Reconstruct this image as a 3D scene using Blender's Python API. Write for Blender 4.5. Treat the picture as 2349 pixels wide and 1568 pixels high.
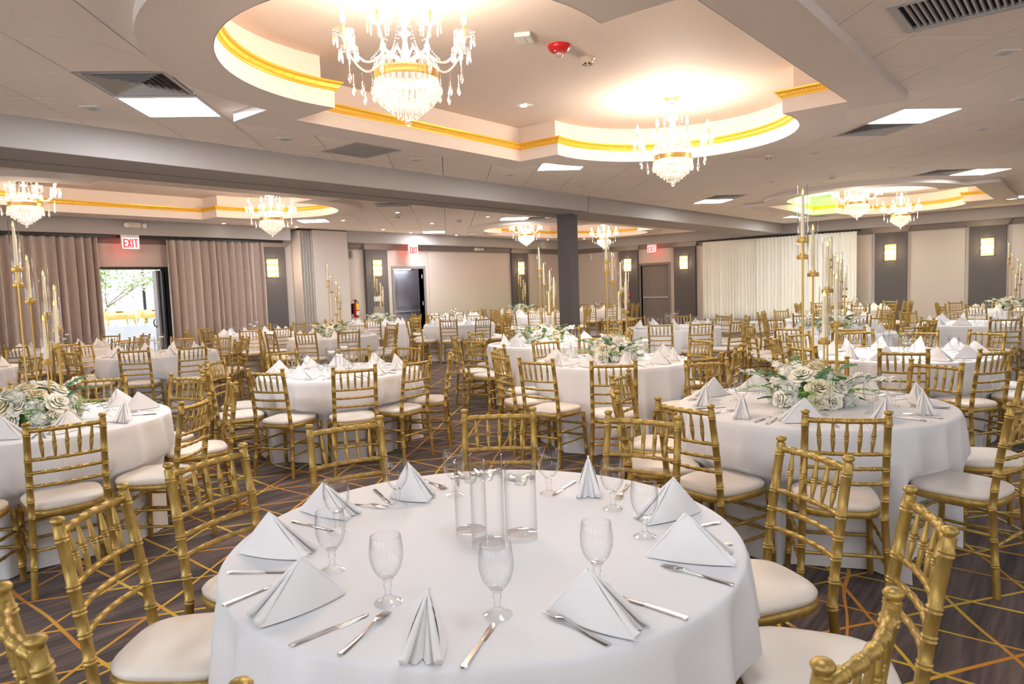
import bpy, bmesh, math, random
from mathutils import Vector, Matrix
from math import sin, cos, pi, radians, sqrt, atan2, degrees, hypot
random.seed(7)
for o in list(bpy.data.objects): bpy.data.objects.remove(o)
S = bpy.context.scene
C = S.collection

# ------------------------------------------------------------------ camera, world, exposure
CAM = Vector((0, 0, 1.52))
RT = Vector((0.63903003, -0.7684334, -0.03392246))
UP = Vector((0.08198306, 0.02419382, 0.99634002))
FW = Vector((0.76480024, 0.63947226, -0.0784591))
cd = bpy.data.cameras.new('camera'); cam = bpy.data.objects.new('camera', cd); C.objects.link(cam)
m = Matrix.Identity(4)
for i in range(3): m[i][0] = RT[i]; m[i][1] = UP[i]; m[i][2] = -FW[i]; m[i][3] = CAM[i]
cam.matrix_world = m
cd.sensor_width = 36; cd.lens = 1596 / 2349 * 36; cd.clip_start = .05; cd.clip_end = 200
cd.dof.use_dof = True; cd.dof.focus_distance = 4.6; cd.dof.aperture_fstop = 8.0
S.camera = cam
w = bpy.data.worlds.new('world'); S.world = w; w.use_nodes = True
bg = w.node_tree.nodes['Background']; bg.inputs[0].default_value = (.88, .94, 1, 1); bg.inputs[1].default_value = 1.5
S.view_settings.view_transform = 'Standard'; S.view_settings.look = 'None'
S.view_settings.exposure = 1.28
S.cycles.transparent_max_bounces = 24; S.view_settings.gamma = 1; S.view_settings.use_curve_mapping = False
PANEL_E = 22.0      # ceiling panels
CHAND_W = 47.0      # watts of one chandelier
SCONCE_W = 3.0
WINDOW_FILL_W = 30.0  # each fill light added at the rear windows
FILL_PANEL_E = 7.0

# ------------------------------------------------------------------ helpers
def tag(o, label=None, cat=None, group=None, kind=None):
    if label: o['label'] = label
    if cat: o['category'] = cat
    if group: o['group'] = group
    if kind: o['kind'] = kind
    return o
def empty(name, loc=(0, 0, 0), rz=0, label=None, cat=None, group=None):
    o = bpy.data.objects.new(name, None); C.objects.link(o); o.location = loc; o.rotation_euler = (0, 0, rz)
    o.empty_display_size = .05
    return tag(o, label, cat, group)
def copy_tree(o, parent=None):
    c = o.copy(); C.objects.link(c); c.parent = parent
    for ch in list(o.children): copy_tree(ch, c)
    return c
def inst(src, parent, loc=(0, 0, 0), rot=(0, 0, 0), sc=(1, 1, 1), name=None):
    o = bpy.data.objects.new(name or src.name, src); C.objects.link(o); o.parent = parent
    o.location = loc; o.rotation_euler = rot; o.scale = sc
    return o
class MB:
    def __init__(s): s.v = []; s.f = []; s.mi = []; s.cur = 0
    def add(s, vs, fs):
        n = len(s.v); s.v += [tuple(p) for p in vs]; s.f += [tuple(i + n for i in f) for f in fs]; s.mi += [s.cur] * len(fs)
    def box(s, x0, y0, z0, x1, y1, z1, b=0):
        if b <= 0:
            s.add([(x0,y0,z0),(x1,y0,z0),(x1,y1,z0),(x0,y1,z0),(x0,y0,z1),(x1,y0,z1),(x1,y1,z1),(x0,y1,z1)],
                  [(0,3,2,1),(4,5,6,7),(0,1,5,4),(1,2,6,5),(2,3,7,6),(3,0,4,7)])
        else:
            bm = bmesh.new(); bmesh.ops.create_cube(bm, size=1)
            for v in bm.verts:
                v.co.x = x0 + (v.co.x + .5) * (x1 - x0); v.co.y = y0 + (v.co.y + .5) * (y1 - y0); v.co.z = z0 + (v.co.z + .5) * (z1 - z0)
            bmesh.ops.bevel(bm, geom=list(bm.edges), offset=b, segments=2, affect='EDGES', profile=.5)
            bm.verts.index_update()
            s.add([v.co[:] for v in bm.verts], [[v.index for v in f.verts] for f in bm.faces]); bm.free()
    def tube(s, pts, rad, n=8, cap=True, closed=False):
        pts = [Vector(p) for p in pts]; N = len(pts)
        if not hasattr(rad, '__len__'): rad = [rad] * N
        vs = []; ref = None
        for i, p in enumerate(pts):
            a = pts[(i - 1) % N] if (closed or i > 0) else p; b = pts[(i + 1) % N] if (closed or i < N - 1) else p
            t = (b - a)
            if t.length < 1e-9: t = Vector((0, 0, 1))
            t.normalize()
            if ref is None:
                ref = Vector((1, 0, 0)) if abs(t.x) < .8 else Vector((0, 1, 0))
            u = ref - t * ref.dot(t); u.normalize(); w_ = t.cross(u); ref = u
            for k in range(n):
                an = 2 * pi * k / n; vs.append(p + (u * cos(an) + w_ * sin(an)) * rad[i])
        fs = []
        for i in range(N if closed else N - 1):
            j = (i + 1) % N
            for k in range(n):
                l = (k + 1) % n; fs.append((i*n+k, i*n+l, j*n+l, j*n+k))
        if cap and not closed: fs.append(tuple(range(n-1, -1, -1))); fs.append(tuple((N-1)*n + k for k in range(n)))
        s.add(vs, fs)
    def lathe(s, prof, n=16, o=(0, 0, 0), capb=False, capt=False):
        vs = []; fs = []
        for r, z in prof:
            for k in range(n):
                a = 2 * pi * k / n; vs.append((o[0] + r * cos(a), o[1] + r * sin(a), o[2] + z))
        for i in range(len(prof) - 1):
            for k in range(n):
                l = (k + 1) % n; fs.append((i*n+k, i*n+l, (i+1)*n+l, (i+1)*n+k))
        if capb: fs.append(tuple(range(n-1, -1, -1)))
        if capt: fs.append(tuple((len(prof)-1)*n + k for k in range(n)))
        s.add(vs, fs)
    def grid(s, fn, nu, nv, cu=False):
        vs = [fn(i / (nu if cu else nu - 1), j / (nv - 1)) for j in range(nv) for i in range(nu)]; fs = []
        for j in range(nv - 1):
            for i in range(nu if cu else nu - 1):
                k = (i + 1) % nu; fs.append((j*nu+i, j*nu+k, (j+1)*nu+k, (j+1)*nu+i))
        s.add(vs, fs)
    def mesh(s, name, mats, smooth=True, ang=40):
        me = bpy.data.meshes.new(name); me.from_pydata(s.v, [], s.f)
        if not isinstance(mats, (list, tuple)): mats = [mats]
        for mt in mats: me.materials.append(mt)
        if len(mats) > 1: me.polygons.foreach_set('material_index', s.mi)
        if smooth:
            me.polygons.foreach_set('use_smooth', [True] * len(me.polygons))
            try: me.set_sharp_from_angle(angle=radians(ang))
            except Exception: pass
        me.update(); return me
    def build(s, name, mats, parent=None, smooth=True, ang=40, loc=(0, 0, 0), rz=0):
        o = bpy.data.objects.new(name, s.mesh(name, mats, smooth, ang)); C.objects.link(o); o.parent = parent
        o.location = loc; o.rotation_euler = (0, 0, rz); return o

# ------------------------------------------------------------------ materials
def mat(name, col, rough=.6, metal=0, spec=.5, bump=None, var=None, emit=None, sheen=0, sss=0, coat=0, alpha=None):
    m = bpy.data.materials.new(name); m.use_nodes = True; nt = m.node_tree; n = nt.nodes; l = nt.links
    b = n['Principled BSDF']; b.inputs['Base Color'].default_value = (*col, 1); b.inputs['Roughness'].default_value = rough
    b.inputs['Metallic'].default_value = metal; b.inputs['Specular IOR Level'].default_value = spec
    b.inputs['Coat Weight'].default_value = coat; b.inputs['Sheen Weight'].default_value = sheen
    tc = n.new('ShaderNodeTexCoord')
    if var:
        sc, amt, stretch = var
        mp = n.new('ShaderNodeMapping'); mp.inputs['Scale'].default_value = stretch; l.new(tc.outputs['Object'], mp.inputs[0])
        no = n.new('ShaderNodeTexNoise'); no.inputs['Scale'].default_value = sc; no.inputs['Detail'].default_value = 4; l.new(mp.outputs[0], no.inputs[0])
        rr = n.new('ShaderNodeMapRange'); rr.inputs[1].default_value = .3; rr.inputs[2].default_value = .7; l.new(no.outputs[0], rr.inputs[0])
        mx = n.new('ShaderNodeMix'); mx.data_type = 'RGBA'; l.new(rr.outputs[0], mx.inputs[0])
        mx.inputs[6].default_value = (*[c * (1 - amt) for c in col], 1); mx.inputs[7].default_value = (*[min(1, c * (1 + amt)) for c in col], 1)
        l.new(mx.outputs[2], b.inputs['Base Color'])
    if bump:
        sc, st, stretch = bump
        mp = n.new('ShaderNodeMapping'); mp.inputs['Scale'].default_value = stretch; l.new(tc.outputs['Object'], mp.inputs[0])
        no = n.new('ShaderNodeTexNoise'); no.inputs['Scale'].default_value = sc; no.inputs['Detail'].default_value = 3; l.new(mp.outputs[0], no.inputs[0])
        bp = n.new('ShaderNodeBump'); bp.inputs['Strength'].default_value = st; bp.inputs['Distance'].default_value = .004; l.new(no.outputs[0], bp.inputs['Height']); l.new(bp.outputs[0], b.inputs['Normal'])
    if emit: b.inputs['Emission Color'].default_value = (*emit[0], 1); b.inputs['Emission Strength'].default_value = emit[1]
    return m
def emat(name, col, st):
    m = bpy.data.materials.new(name); m.use_nodes = True; nt = m.node_tree; nt.nodes.clear()
    e = nt.nodes.new('ShaderNodeEmission'); o = nt.nodes.new('ShaderNodeOutputMaterial'); e.inputs[0].default_value = (*col, 1); e.inputs[1].default_value = st
    # faint procedural unevenness of the lit surface
    nt.links.new(e.outputs[0], o.inputs[0]); return m
def glassmat(name, tint, edge=.9, base=.05, rough=.02, diff=0.0):
    # thin glass: transparent where seen square on, mirror-like and slightly grey towards grazing angles
    m = bpy.data.materials.new(name); m.use_nodes = True; nt = m.node_tree; nt.nodes.clear(); n = nt.nodes; l = nt.links
    tr = n.new('ShaderNodeBsdfTransparent')
    gl = n.new('ShaderNodeBsdfGlossy'); gl.inputs['Roughness'].default_value = rough; gl.inputs[0].default_value = (1, 1, 1, 1)
    lw = n.new('ShaderNodeLayerWeight'); lw.inputs[0].default_value = .5
    pw = n.new('ShaderNodeMath'); pw.operation = 'POWER'; pw.inputs[1].default_value = 2.6; l.new(lw.outputs['Facing'], pw.inputs[0])
    p3 = n.new('ShaderNodeMath'); p3.operation = 'POWER'; p3.inputs[1].default_value = 2.6; l.new(lw.outputs['Facing'], p3.inputs[0])
    tm = n.new('ShaderNodeMix'); tm.data_type = 'RGBA'; l.new(p3.outputs[0], tm.inputs[0]); tm.inputs[6].default_value = (*tint, 1); tm.inputs[7].default_value = (tint[0]*.36, tint[1]*.38, tint[2]*.40, 1); l.new(tm.outputs[2], tr.inputs[0])
    mr = n.new('ShaderNodeMapRange'); mr.inputs[3].default_value = base; mr.inputs[4].default_value = edge; l.new(pw.outputs[0], mr.inputs[0])
    mx = n.new('ShaderNodeMixShader'); l.new(mr.outputs[0], mx.inputs[0]); l.new(tr.outputs[0], mx.inputs[1]); l.new(gl.outputs[0], mx.inputs[2])
    out = n.new('ShaderNodeOutputMaterial'); src = mx
    if diff > 0:
        df = n.new('ShaderNodeBsdfTranslucent'); df.inputs[0].default_value = (1, .97, .93, 1); d2 = n.new('ShaderNodeBsdfDiffuse'); d2.inputs[0].default_value = (1, .97, .93, 1)
        ad = n.new('ShaderNodeMixShader'); ad.inputs[0].default_value = .5; l.new(df.outputs[0], ad.inputs[1]); l.new(d2.outputs[0], ad.inputs[2])
        m2 = n.new('ShaderNodeMixShader'); m2.inputs[0].default_value = diff; l.new(mx.outputs[0], m2.inputs[1]); l.new(ad.outputs[0], m2.inputs[2]); src = m2
    l.new(src.outputs[0], out.inputs[0]); return m
def realglass(name, col=(1, 1, 1), ior=1.45, rough=0):
    m = bpy.data.materials.new(name); m.use_nodes = True; b = m.node_tree.nodes['Principled BSDF']
    b.inputs['Base Color'].default_value = (*col, 1); b.inputs['Roughness'].default_value = rough; b.inputs['IOR'].default_value = ior; b.inputs['Transmission Weight'].default_value = 1
    return m
M = {}
M['gold'] = mat('gold_chair_paint', (.44, .29, .078), .40, .55, .5, var=(35, .22, (1, 1, .5)), bump=(90, .15, (1, 1, .3)))
M['pad'] = mat('ivory_vinyl_pad', (.80, .73, .66), .42, 0, .4, var=(4, .05, (1, 1, 1)), bump=(300, .06, (1, 1, 1)))
M['cloth'] = mat('white_tablecloth', (.77, .765, .79), .85, 0, .2, bump=(500, .08, (1, 1, 1)), sheen=.1)
M['napkin'] = mat('white_napkin', (.82, .80, .80), .85, 0, .2, bump=(700, .12, (1, 1, 1)), sheen=.1)
M['steel'] = mat('cutlery_steel', (.62, .60, .59), .18, 1)
M['glass'] = glassmat('drinking_glass', (.988, .99, .992), .8, .022)
M['stemglass'] = glassmat('stem_glass', (.985, .992, .988), .8, .045)
M['thick'] = realglass('thick_glass', (.97, .99, .99), 1.45)
M['water'] = glassmat('vase_water', (.965, .975, .985), .5, .03)
M['wax'] = mat('floating_candle_wax', (.92, .87, .78), .5, 0, .4)
M['crystal'] = glassmat('chandelier_crystal', (.975, .975, .98), .75, .16, .08, .05)
M['bulb'] = emat('lit_candle_bulb', (1, .82, .56), 20)
M['sleeve'] = mat('gold_candle_sleeve', (.75, .48, .14), .35, .6)
M['brass'] = mat('chandelier_brass', (.80, .54, .20), .3, .9)
M['stand'] = mat('satin_gold_stand', (.58, .38, .10), .38, .75)
M['taper'] = mat('ivory_taper', (.88, .75, .53), .5, 0, .4)
M['flame'] = emat('candle_flame_tip', (1, .55, .10), 2.0)
M['tile'] = mat('ceiling_tile', (.90, .80, .725), .95, 0, .1, var=(180, .035, (1, 1, 1)), bump=(350, .25, (1, 1, 1)))
M['tilegap'] = mat('ceiling_gap', (.26, .23, .215), .9)
M['frame'] = mat('painted_drywall', (.78, .695, .635), .8, 0, .2, bump=(200, .05, (1, 1, 1)))
M['tray'] = mat('tray_cream_paint', (.80, .70, .64), .75, 0, .2, bump=(150, .05, (1, 1, 1)))
M['traytop'] = mat('tray_ceiling_paint', (.74, .64, .585), .7, 0, .25, bump=(60, .06, (1, 3, 1)))
M['trimgold'] = mat('gold_crown_trim', (.85, .50, .05), .4, .35)
M['beam'] = mat('beam_grey_paint', (.43, .40, .385), .8, 0, .2, bump=(200, .05, (1, 1, 1)))
M['wall'] = mat('beige_wallcover', (.61, .535, .49), .85, 0, .2, var=(60, .05, (1, 1, 14)), bump=(220, .2, (1, 1, 6)))
M['dark'] = mat('charcoal_wallcover', (.135, .12, .12), .85, 0, .2, var=(120, .15, (1, 1, 1)), bump=(260, .3, (1, 1, 1)))
M['crown'] = mat('taupe_crown', (.235, .20, .19), .55, 0, .3)
M['light_part'] = mat('partition_panel', (.63, .565, .525), .8, 0, .2, var=(140, .05, (1, 1, 1)), bump=(220, .2, (1, 1, 1)))
M['pleat'] = mat('partition_edge', (.42, .39, .35), .35, .3)
M['door'] = mat('grey_door_paint', (.30, .29, .33), .5, 0, .3)
M['doorframe'] = mat('grey_door_frame', (.27, .245, .25), .5, 0, .3)
M['door3'] = mat('taupe_door_paint', (.235, .20, .19), .55, 0, .3)
M['black'] = mat('black_metal', (.02, .02, .022), .4, 0, .4)
M['white'] = mat('white_plastic', (.78, .76, .73), .4, 0, .4)
M['offwhite'] = mat('aged_plastic', (.70, .62, .52), .4, 0, .4)
M['red'] = mat('red_plastic', (.55, .012, .02), .3, 0, .5)
M['yellow'] = mat('yellow_tag', (.85, .62, .02), .5)
M['exitred'] = emat('exit_letters', (1, .03, .03), 1.5)
M['exitface'] = emat('exit_face', (1, .66, .62), .85)
M['panel'] = emat('ceiling_panel_light', (.90, .95, 1.0), PANEL_E)
M['fillpanel'] = emat('rear_fill_panel', (.86, .93, 1), FILL_PANEL_E)
M['down'] = emat('downlight_lamp', (1, .93, .82), 14)
M['tube'] = emat('corridor_tube', (.85, .92, 1), 9)
M['vent'] = mat('vent_metal', (.50, .485, .48), .5, 0, .4)
M['ventdark'] = mat('vent_inside', (.03, .03, .035), .9)
M['petal'] = mat('ivory_petal', (.92, .88, .76), .6, 0, .3, sheen=.1)
M['petalc'] = mat('cream_petal', (.88, .80, .56), .6, 0, .3)
M['petalw'] = mat('white_petal', (.88, .87, .80), .6, 0, .3)
M['leaf'] = mat('green_leaf', (.09, .27, .05), .5, 0, .4, var=(20, .3, (1, 1, 1)))
M['leafl'] = mat('light_leaf', (.25, .50, .08), .5, 0, .4, var=(20, .3, (1, 1, 1)))
M['leafb'] = mat('eucalyptus_leaf', (.18, .33, .17), .55, 0, .3, var=(20, .3, (1, 1, 1)))
M['stem'] = mat('plant_stem', (.10, .09, .04), .7)
M['bark'] = mat('tree_bark', (.34, .22, .17), .8)
M['drape'] = mat('white_drape', (.86, .85, .77), .8, 0, .15, sheen=.1)
M['dance'] = mat('dance_floor_wood', (.50, .39, .32), .35, 0, .4, var=(6, .12, (1, 9, 1)))
M['chafe'] = mat('chafing_dish_gold', (.85, .60, .22), .25, .8)
M['fence'] = mat('white_fence_board', (.85, .85, .85), .7)
M['paving'] = mat('patio_paving', (.62, .60, .58), .8, var=(8, .1, (1, 1, 1)))
M['bluecloth'] = mat('buffet_cloth', (.70, .76, .82), .8)
M['lens'] = glassmat('beacon_lens', (.95, .95, .95), .8, .2, .05, .1)
def curtain_mat():
    m = mat('taupe_slub_curtain', (.55, .455, .41), .75, 0, .2, var=(9, .13, (1, 1, 16)), bump=(60, .3, (1, 1, 8)), sheen=.3); return m
M['curtain'] = curtain_mat()
def carpet_mat():
    m = bpy.data.materials.new('patterned_carpet'); m.use_nodes = True; nt = m.node_tree; n = nt.nodes; l = nt.links
    b = n['Principled BSDF']; b.inputs['Roughness'].default_value = .95; b.inputs['Specular IOR Level'].default_value = .1; b.inputs['Sheen Weight'].default_value = .15
    tc = n.new('ShaderNodeTexCoord')
    def mth(op, a, c=None, d=None):
        k = n.new('ShaderNodeMath'); k.operation = op
        for i, x in enumerate((a, c, d)):
            if x is None: continue
            if isinstance(x, (int, float)): k.inputs[i].default_value = x
            else: l.new(x, k.inputs[i])
        return k.outputs[0]
    def noise(scale, detail, stretch=(1, 1, 1), rot=0, col=False):
        mp = n.new('ShaderNodeMapping'); mp.inputs['Scale'].default_value = stretch; mp.inputs['Rotation'].default_value = (0, 0, rot)
        mp.vector_type = 'TEXTURE' if False else 'POINT'
        l.new(tc.outputs['Object'], mp.inputs[0]); no = n.new('ShaderNodeTexNoise'); no.inputs['Scale'].default_value = scale; no.inputs['Detail'].default_value = detail
        l.new(mp.outputs[0], no.inputs[0]); return no.outputs[1] if col else no.outputs[0]
    sx = n.new('ShaderNodeSeparateXYZ'); l.new(tc.outputs['Object'], sx.inputs[0]); X, Y = sx.outputs[0], sx.outputs[1]
    masks = []
    wob = noise(1.1, 1)
    for ang, sp, off, wd in ((90, .385, .17, .0075), (33, .42, .31, .0075), (147, .42, .12, .0075), (12, 1.35, .4, .006)):
        a = radians(ang); nx, ny = -sin(a), cos(a)
        d = mth('ADD', mth('MULTIPLY', X, nx / sp), mth('MULTIPLY', Y, ny / sp))
        d = mth('ADD', d, off); d = mth('ADD', d, mth('MULTIPLY', mth('SUBTRACT', wob, .5), .22 + .01 * ang / 90))
        f = mth('SUBTRACT', mth('FRACT', d), .5); f = mth('MULTIPLY', mth('ABSOLUTE', f), sp)
        masks.append(mth('LESS_THAN', f, mth('ADD', wd * .7, mth('MULTIPLY', noise(2.3, 1), wd * .8))))
    mk = masks[0]
    for q in masks[1:]: mk = mth('MAXIMUM', mk, q)
    st = noise(2.6, 5, (.35, 3.2, 1), radians(-38)); st2 = noise(12, 4, (.2, 3.5, 1), radians(-38)); fine = noise(420, 2)
    base = n.new('ShaderNodeValToRGB'); cr = base.color_ramp; cr.elements[0].position = .37; cr.elements[0].color = (.028, .018, .018, 1); cr.elements[1].position = .64; cr.elements[1].color = (.165, .112, .095, 1)
    e = cr.elements.new(.5); e.color = (.078, .053, .048, 1)
    l.new(mth('ADD', mth('MULTIPLY', st, .62), mth('MULTIPLY', st2, .38)), base.inputs[0])
    lc = n.new('ShaderNodeValToRGB'); c2 = lc.color_ramp; c2.elements[0].position = .42; c2.elements[0].color = (.55, .22, .012, 1); c2.elements[1].position = .58; c2.elements[1].color = (.62, .40, .03, 1); l.new(noise(1.4, 1), lc.inputs[0])
    mx = n.new('ShaderNodeMix'); mx.data_type = 'RGBA'; l.new(mk, mx.inputs[0]); l.new(base.outputs[0], mx.inputs[6]); l.new(lc.outputs[0], mx.inputs[7])
    m2 = n.new('ShaderNodeMix'); m2.data_type = 'RGBA'; m2.blend_type = 'MULTIPLY'; m2.inputs[0].default_value = .5; l.new(mx.outputs[2], m2.inputs[6])
    g = n.new('ShaderNodeMapRange'); g.inputs[3].default_value = .55; g.inputs[4].default_value = 1.45; l.new(fine, g.inputs[0]); l.new(g.outputs[0], m2.inputs[7])
    l.new(m2.outputs[2], b.inputs['Base Color'])
    bp = n.new('ShaderNodeBump'); bp.inputs['Strength'].default_value = .35; bp.inputs['Distance'].default_value = .004; l.new(mth('ADD', fine, mth('MULTIPLY', mk, .8)), bp.inputs['Height']); l.new(bp.outputs[0], b.inputs['Normal'])
    return m
M['carpet'] = carpet_mat()

# ------------------------------------------------------------------ room shell
U0, U1, V0, V1 = -5.0, 20.7, -5.0, 14.5      # inner faces of the walls
ZC, ZF, ZT = 3.045, 2.972, 3.37               # tile ceiling, underside of tray frames, tray ceiling
SOF = 2.76
def struct(name, mb, mats, parent=None, smooth=False, **k):
    o = mb.build(name, mats, parent, smooth, **k)
    if parent is None: o['kind'] = 'structure'
    return o
b = MB(); b.box(U0 - .2, V0 - .2, -.1, U1 + .2, V1 + .6, 0); struct('floor', b, M['carpet'])
def wall_v(name, v0, v1, segs):     # boxes along u
    b = MB()
    for a in segs: b.box(a[0], v0, a[2], a[1], v1, a[3])
    return struct(name, b, M['wall'])
D1, D2 = (5.16, 6.42), (12.46, 13.55)
wl = wall_v('wall_left', V1, V1 + .2, [(U0, D1[0], 0, 3.1), (D1[0], D1[1], 2.13, 3.1), (D1[1], 10.71, 0, 3.1), (10.71, D2[0], 0, 3.1), (D2[0], D2[1], 2.12, 3.1), (D2[1], U1 + .2, 0, 3.1)])
D3 = (10.60, 11.60)
b = MB()
for v0, v1, z0, z1 in ((V0, D3[0], 0, 3.1), (D3[0], D3[1], 2.10, 3.1), (D3[1], V1, 0, 3.1)): b.box(U1, v0, z0, U1 + .2, v1, z1)
wr = struct('wall_right', b, M['wall'])
def rear_wall(name, c0, c1, wins, mk):
    b = MB(); x = c0
    for a0, a1 in wins + [(c1, c1)]:
        mk(b, x, a0, 0, 3.4); x = a1
        if a0 < a1: mk(b, a0, a1, 0, .8); mk(b, a0, a1, 2.6, 3.4)
    struct(name, b, M['wall'])
WINN = [(-3.6, -1.2), (.2, 2.6), (4.0, 6.4), (8.6, 11.0)]; WINB = [(-3.4, -1.0), (1.0, 3.4), (5.6, 8.0)]
rear_wall('wall_back', U0 - .2, U1 + .2, WINB, lambda b, a, c, z0, z1: b.box(a, V0 - .2, z0, c, V0, z1))
rear_wall('wall_near', V0, V1 + .2, WINN, lambda b, a, c, z0, z1: b.box(U0 - .2, a, z0, U0, c, z1))
wk = 0
for lst, ax in ((WINB, 0), (WINN, 1)):  # unseen windows added behind the camera, each with an area light for fill
    for a, c in lst:
        wk += 1; f = empty('window_%d' % wk, ((a+c)/2, V0 - .1, .8) if ax == 0 else (U0 - .1, (a+c)/2, .8), 0 if ax == 0 else -pi/2); f['kind'] = 'structure'; h_ = (c-a)/2
        b = MB(); b.box(-h_, -.03, 0, h_, .03, .06); b.box(-h_, -.03, 1.74, h_, .03, 1.8); b.box(-h_, -.03, .06, -h_+.06, .03, 1.74); b.box(h_-.06, -.03, .06, h_, .03, 1.74); b.box(-.03, -.03, .06, .03, .03, 1.74); b.build('window_frame', M['white'], f, False)
        b = MB(); b.box(-h_+.06, -.004, .06, -.03, .004, 1.74); b.box(.03, -.004, .06, h_-.06, .004, 1.74); b.build('pane', M['glass'], f, False)
        ld = bpy.data.lights.new('window_fill', 'AREA'); ld.shape = 'RECTANGLE'; ld.size = c-a; ld.size_y = 1.8; ld.energy = WINDOW_FILL_W; ld.color = (.90, .95, 1)
        lo = bpy.data.objects.new('window_fill', ld); C.objects.link(lo); lo.location = ((a+c)/2, V0 - .25, 1.7) if ax == 0 else (U0 - .25, (a+c)/2, 1.7); lo.rotation_euler = (pi/2, 0, 0) if ax == 0 else (pi/2, 0, -pi/2)
        if ax == 0: lo.rotation_euler = (pi/2, 0, pi)

# charcoal pilasters with crown blocks, parts of the walls
def pil_v(u0, u1):
    b = MB(); b.box(u0, V1 - .085, 0, u1, V1, SOF, 0); b.build('pilaster', M['dark'], wl, False)
    b = MB()
    b.grid(lambda s, t: (u0 - .03 - .09 * t + s * (u1 - u0 + .06 + .18 * t), V1 - .09 - .12 * t, 2.62 + .135 * t), 2, 5)
    for sd in (0, 1): b.grid(lambda s, t: ((u0 - .03 - .09 * t) if sd == 0 else (u1 + .03 + .09 * t), V1 - .09 - .12 * t + s * (.09 + .12 * t), 2.62 + .135 * t), 2, 5)
    b.build('pilaster_crown', M['crown'], wl, False)
def pil_u(v0, v1):
    b = MB(); b.box(U1 - .085, v0, 0, U1, v1, SOF, 0); b.build('pilaster', M['dark'], wr, False)
    b = MB()
    b.grid(lambda s, t: (U1 - .09 - .12 * t, v0 - .03 - .09 * t + s * (v1 - v0 + .06 + .18 * t), 2.62 + .135 * t), 2, 5)
    for sd in (0, 1): b.grid(lambda s, t: (U1 - .09 - .12 * t + s * (.09 + .12 * t), (v0 - .03 - .09 * t) if sd == 0 else (v1 + .03 + .09 * t), 2.62 + .135 * t), 2, 5)
    b.build('pilaster_crown', M['crown'], wr, False)
PV = [(8.50, 9.15), (11.47, 12.20), (17.38, 18.2)]; PU = [(11.67, 12.40), (9.62, 10.36), (3.74, 4.50), (1.62, 2.38), (-.95, -.2)]
for a in PV: pil_v(*a)
for a in PU: pil_u(*a)
# crown mouldings
def crown_profile(b, fn, L0, L1):
    pf = [(0, 2.615), (.012, 2.615), (.014, 2.635), (.03, 2.65), (.045, 2.675), (.085, 2.705), (.095, 2.73), (.11, 2.74), (.11, SOF)]
    vs = []; fs = []
    for L in (L0, L1):
        for d, z in pf: vs.append(fn(L, d, z))
    k = len(pf)
    for i in range(k - 1): fs.append((i, i + 1, k + i + 1, k + i))
    b.add(vs, fs)
b = MB(); crown_profile(b, lambda L, d, z: (L, V1 - d, z), U0, 9.15); crown_profile(b, lambda L, d, z: (L, V1 - d, z), 10.72, U1)
struct('trim_1', b, M['crown'])
b = MB(); crown_profile(b, lambda L, d, z: (U1 - d, L, z), V0, V1); struct('trim_2', b, M['crown'])
b = MB(); b.box(6.9, V1 - .02, 0, D2[0] - .06, V1, .1); b.box(D2[1] + .06, V1 - .02, 0, U1, V1, .1); struct('baseboard_left', b, M['crown'])
b = MB(); b.box(U1 - .02, V0, 0, U1, D3[0], .1); b.box(U1 - .02, D3[1], 0, U1, V1, .1); struct('baseboard_right', b, M['crown'])
# raised fabric panels of the right wall
for v0, v1 in ((2.46, 3.66), (4.58, 9.5), (12.5, 14.4), (-.1, 1.52)):
    b = MB(); b.box(U1 - .03, v0, .12, U1, v1, 2.6, .008); b.build('wall_panel', M['wall'], wr, False)
for u0, u1 in ((13.75, 17.25), (18.35, 20.4)):
    b = MB(); b.box(u0, V1 - .03, .12, u1, V1, 2.6, .008); b.build('wall_panel', M['wall'], wl, False)

# ------------------------------------------------------------------ ceiling
ROOT2 = sqrt(2)
def g2w(x, y): return ((x + y) / ROOT2, (y - x) / ROOT2)
T = .6096; GX, GY = -1.83, 3.78
def cell(i, j): return g2w(GX + (i) * T, GY + (j) * T)      # i, j may be half-integers: centre of a tile
TRAYS = [(4.93, 3.38), (4.93, 11.02), (15.85, 3.35), (15.85, 11.02)]
def contour(off, inner=True, n=44, dense=0):
    hw, hh, cdx, R = (1.49, 1.77, 1.70, 1.25) if inner else (1.83, 2.15, 1.70, 1.65)
    hw += off; hh += off; R += off
    pts = []
    d = hw - cdx; a0 = atan2(sqrt(R * R - d * d), d)
    def arc(sgn):
        q = []
        for k in range(n + 1):
            a = -a0 + 2 * a0 * k / n; q.append((sgn * (cdx + R * cos(a)), sgn * R * sin(a)))
        return q
    def seg(p, q):
        if dense <= 0: return [p]
        L = hypot(q[0] - p[0], q[1] - p[1]); k = max(1, 2 * round(L / dense / 2))
        return [(p[0] + (q[0] - p[0]) * t / k, p[1] + (q[1] - p[1]) * t / k) for t in range(k)]
    corners = [(hw, hh), (-hw, hh)]
    r = arc(1); l = arc(-1)
    chain = [(hw, -hh)] + r + [(hw, hh), (-hw, hh)] + l + [(-hw, -hh)]
    out = []
    for i, p in enumerate(chain): out += seg(p, chain[(i + 1) % len(chain)])
    return out
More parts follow.
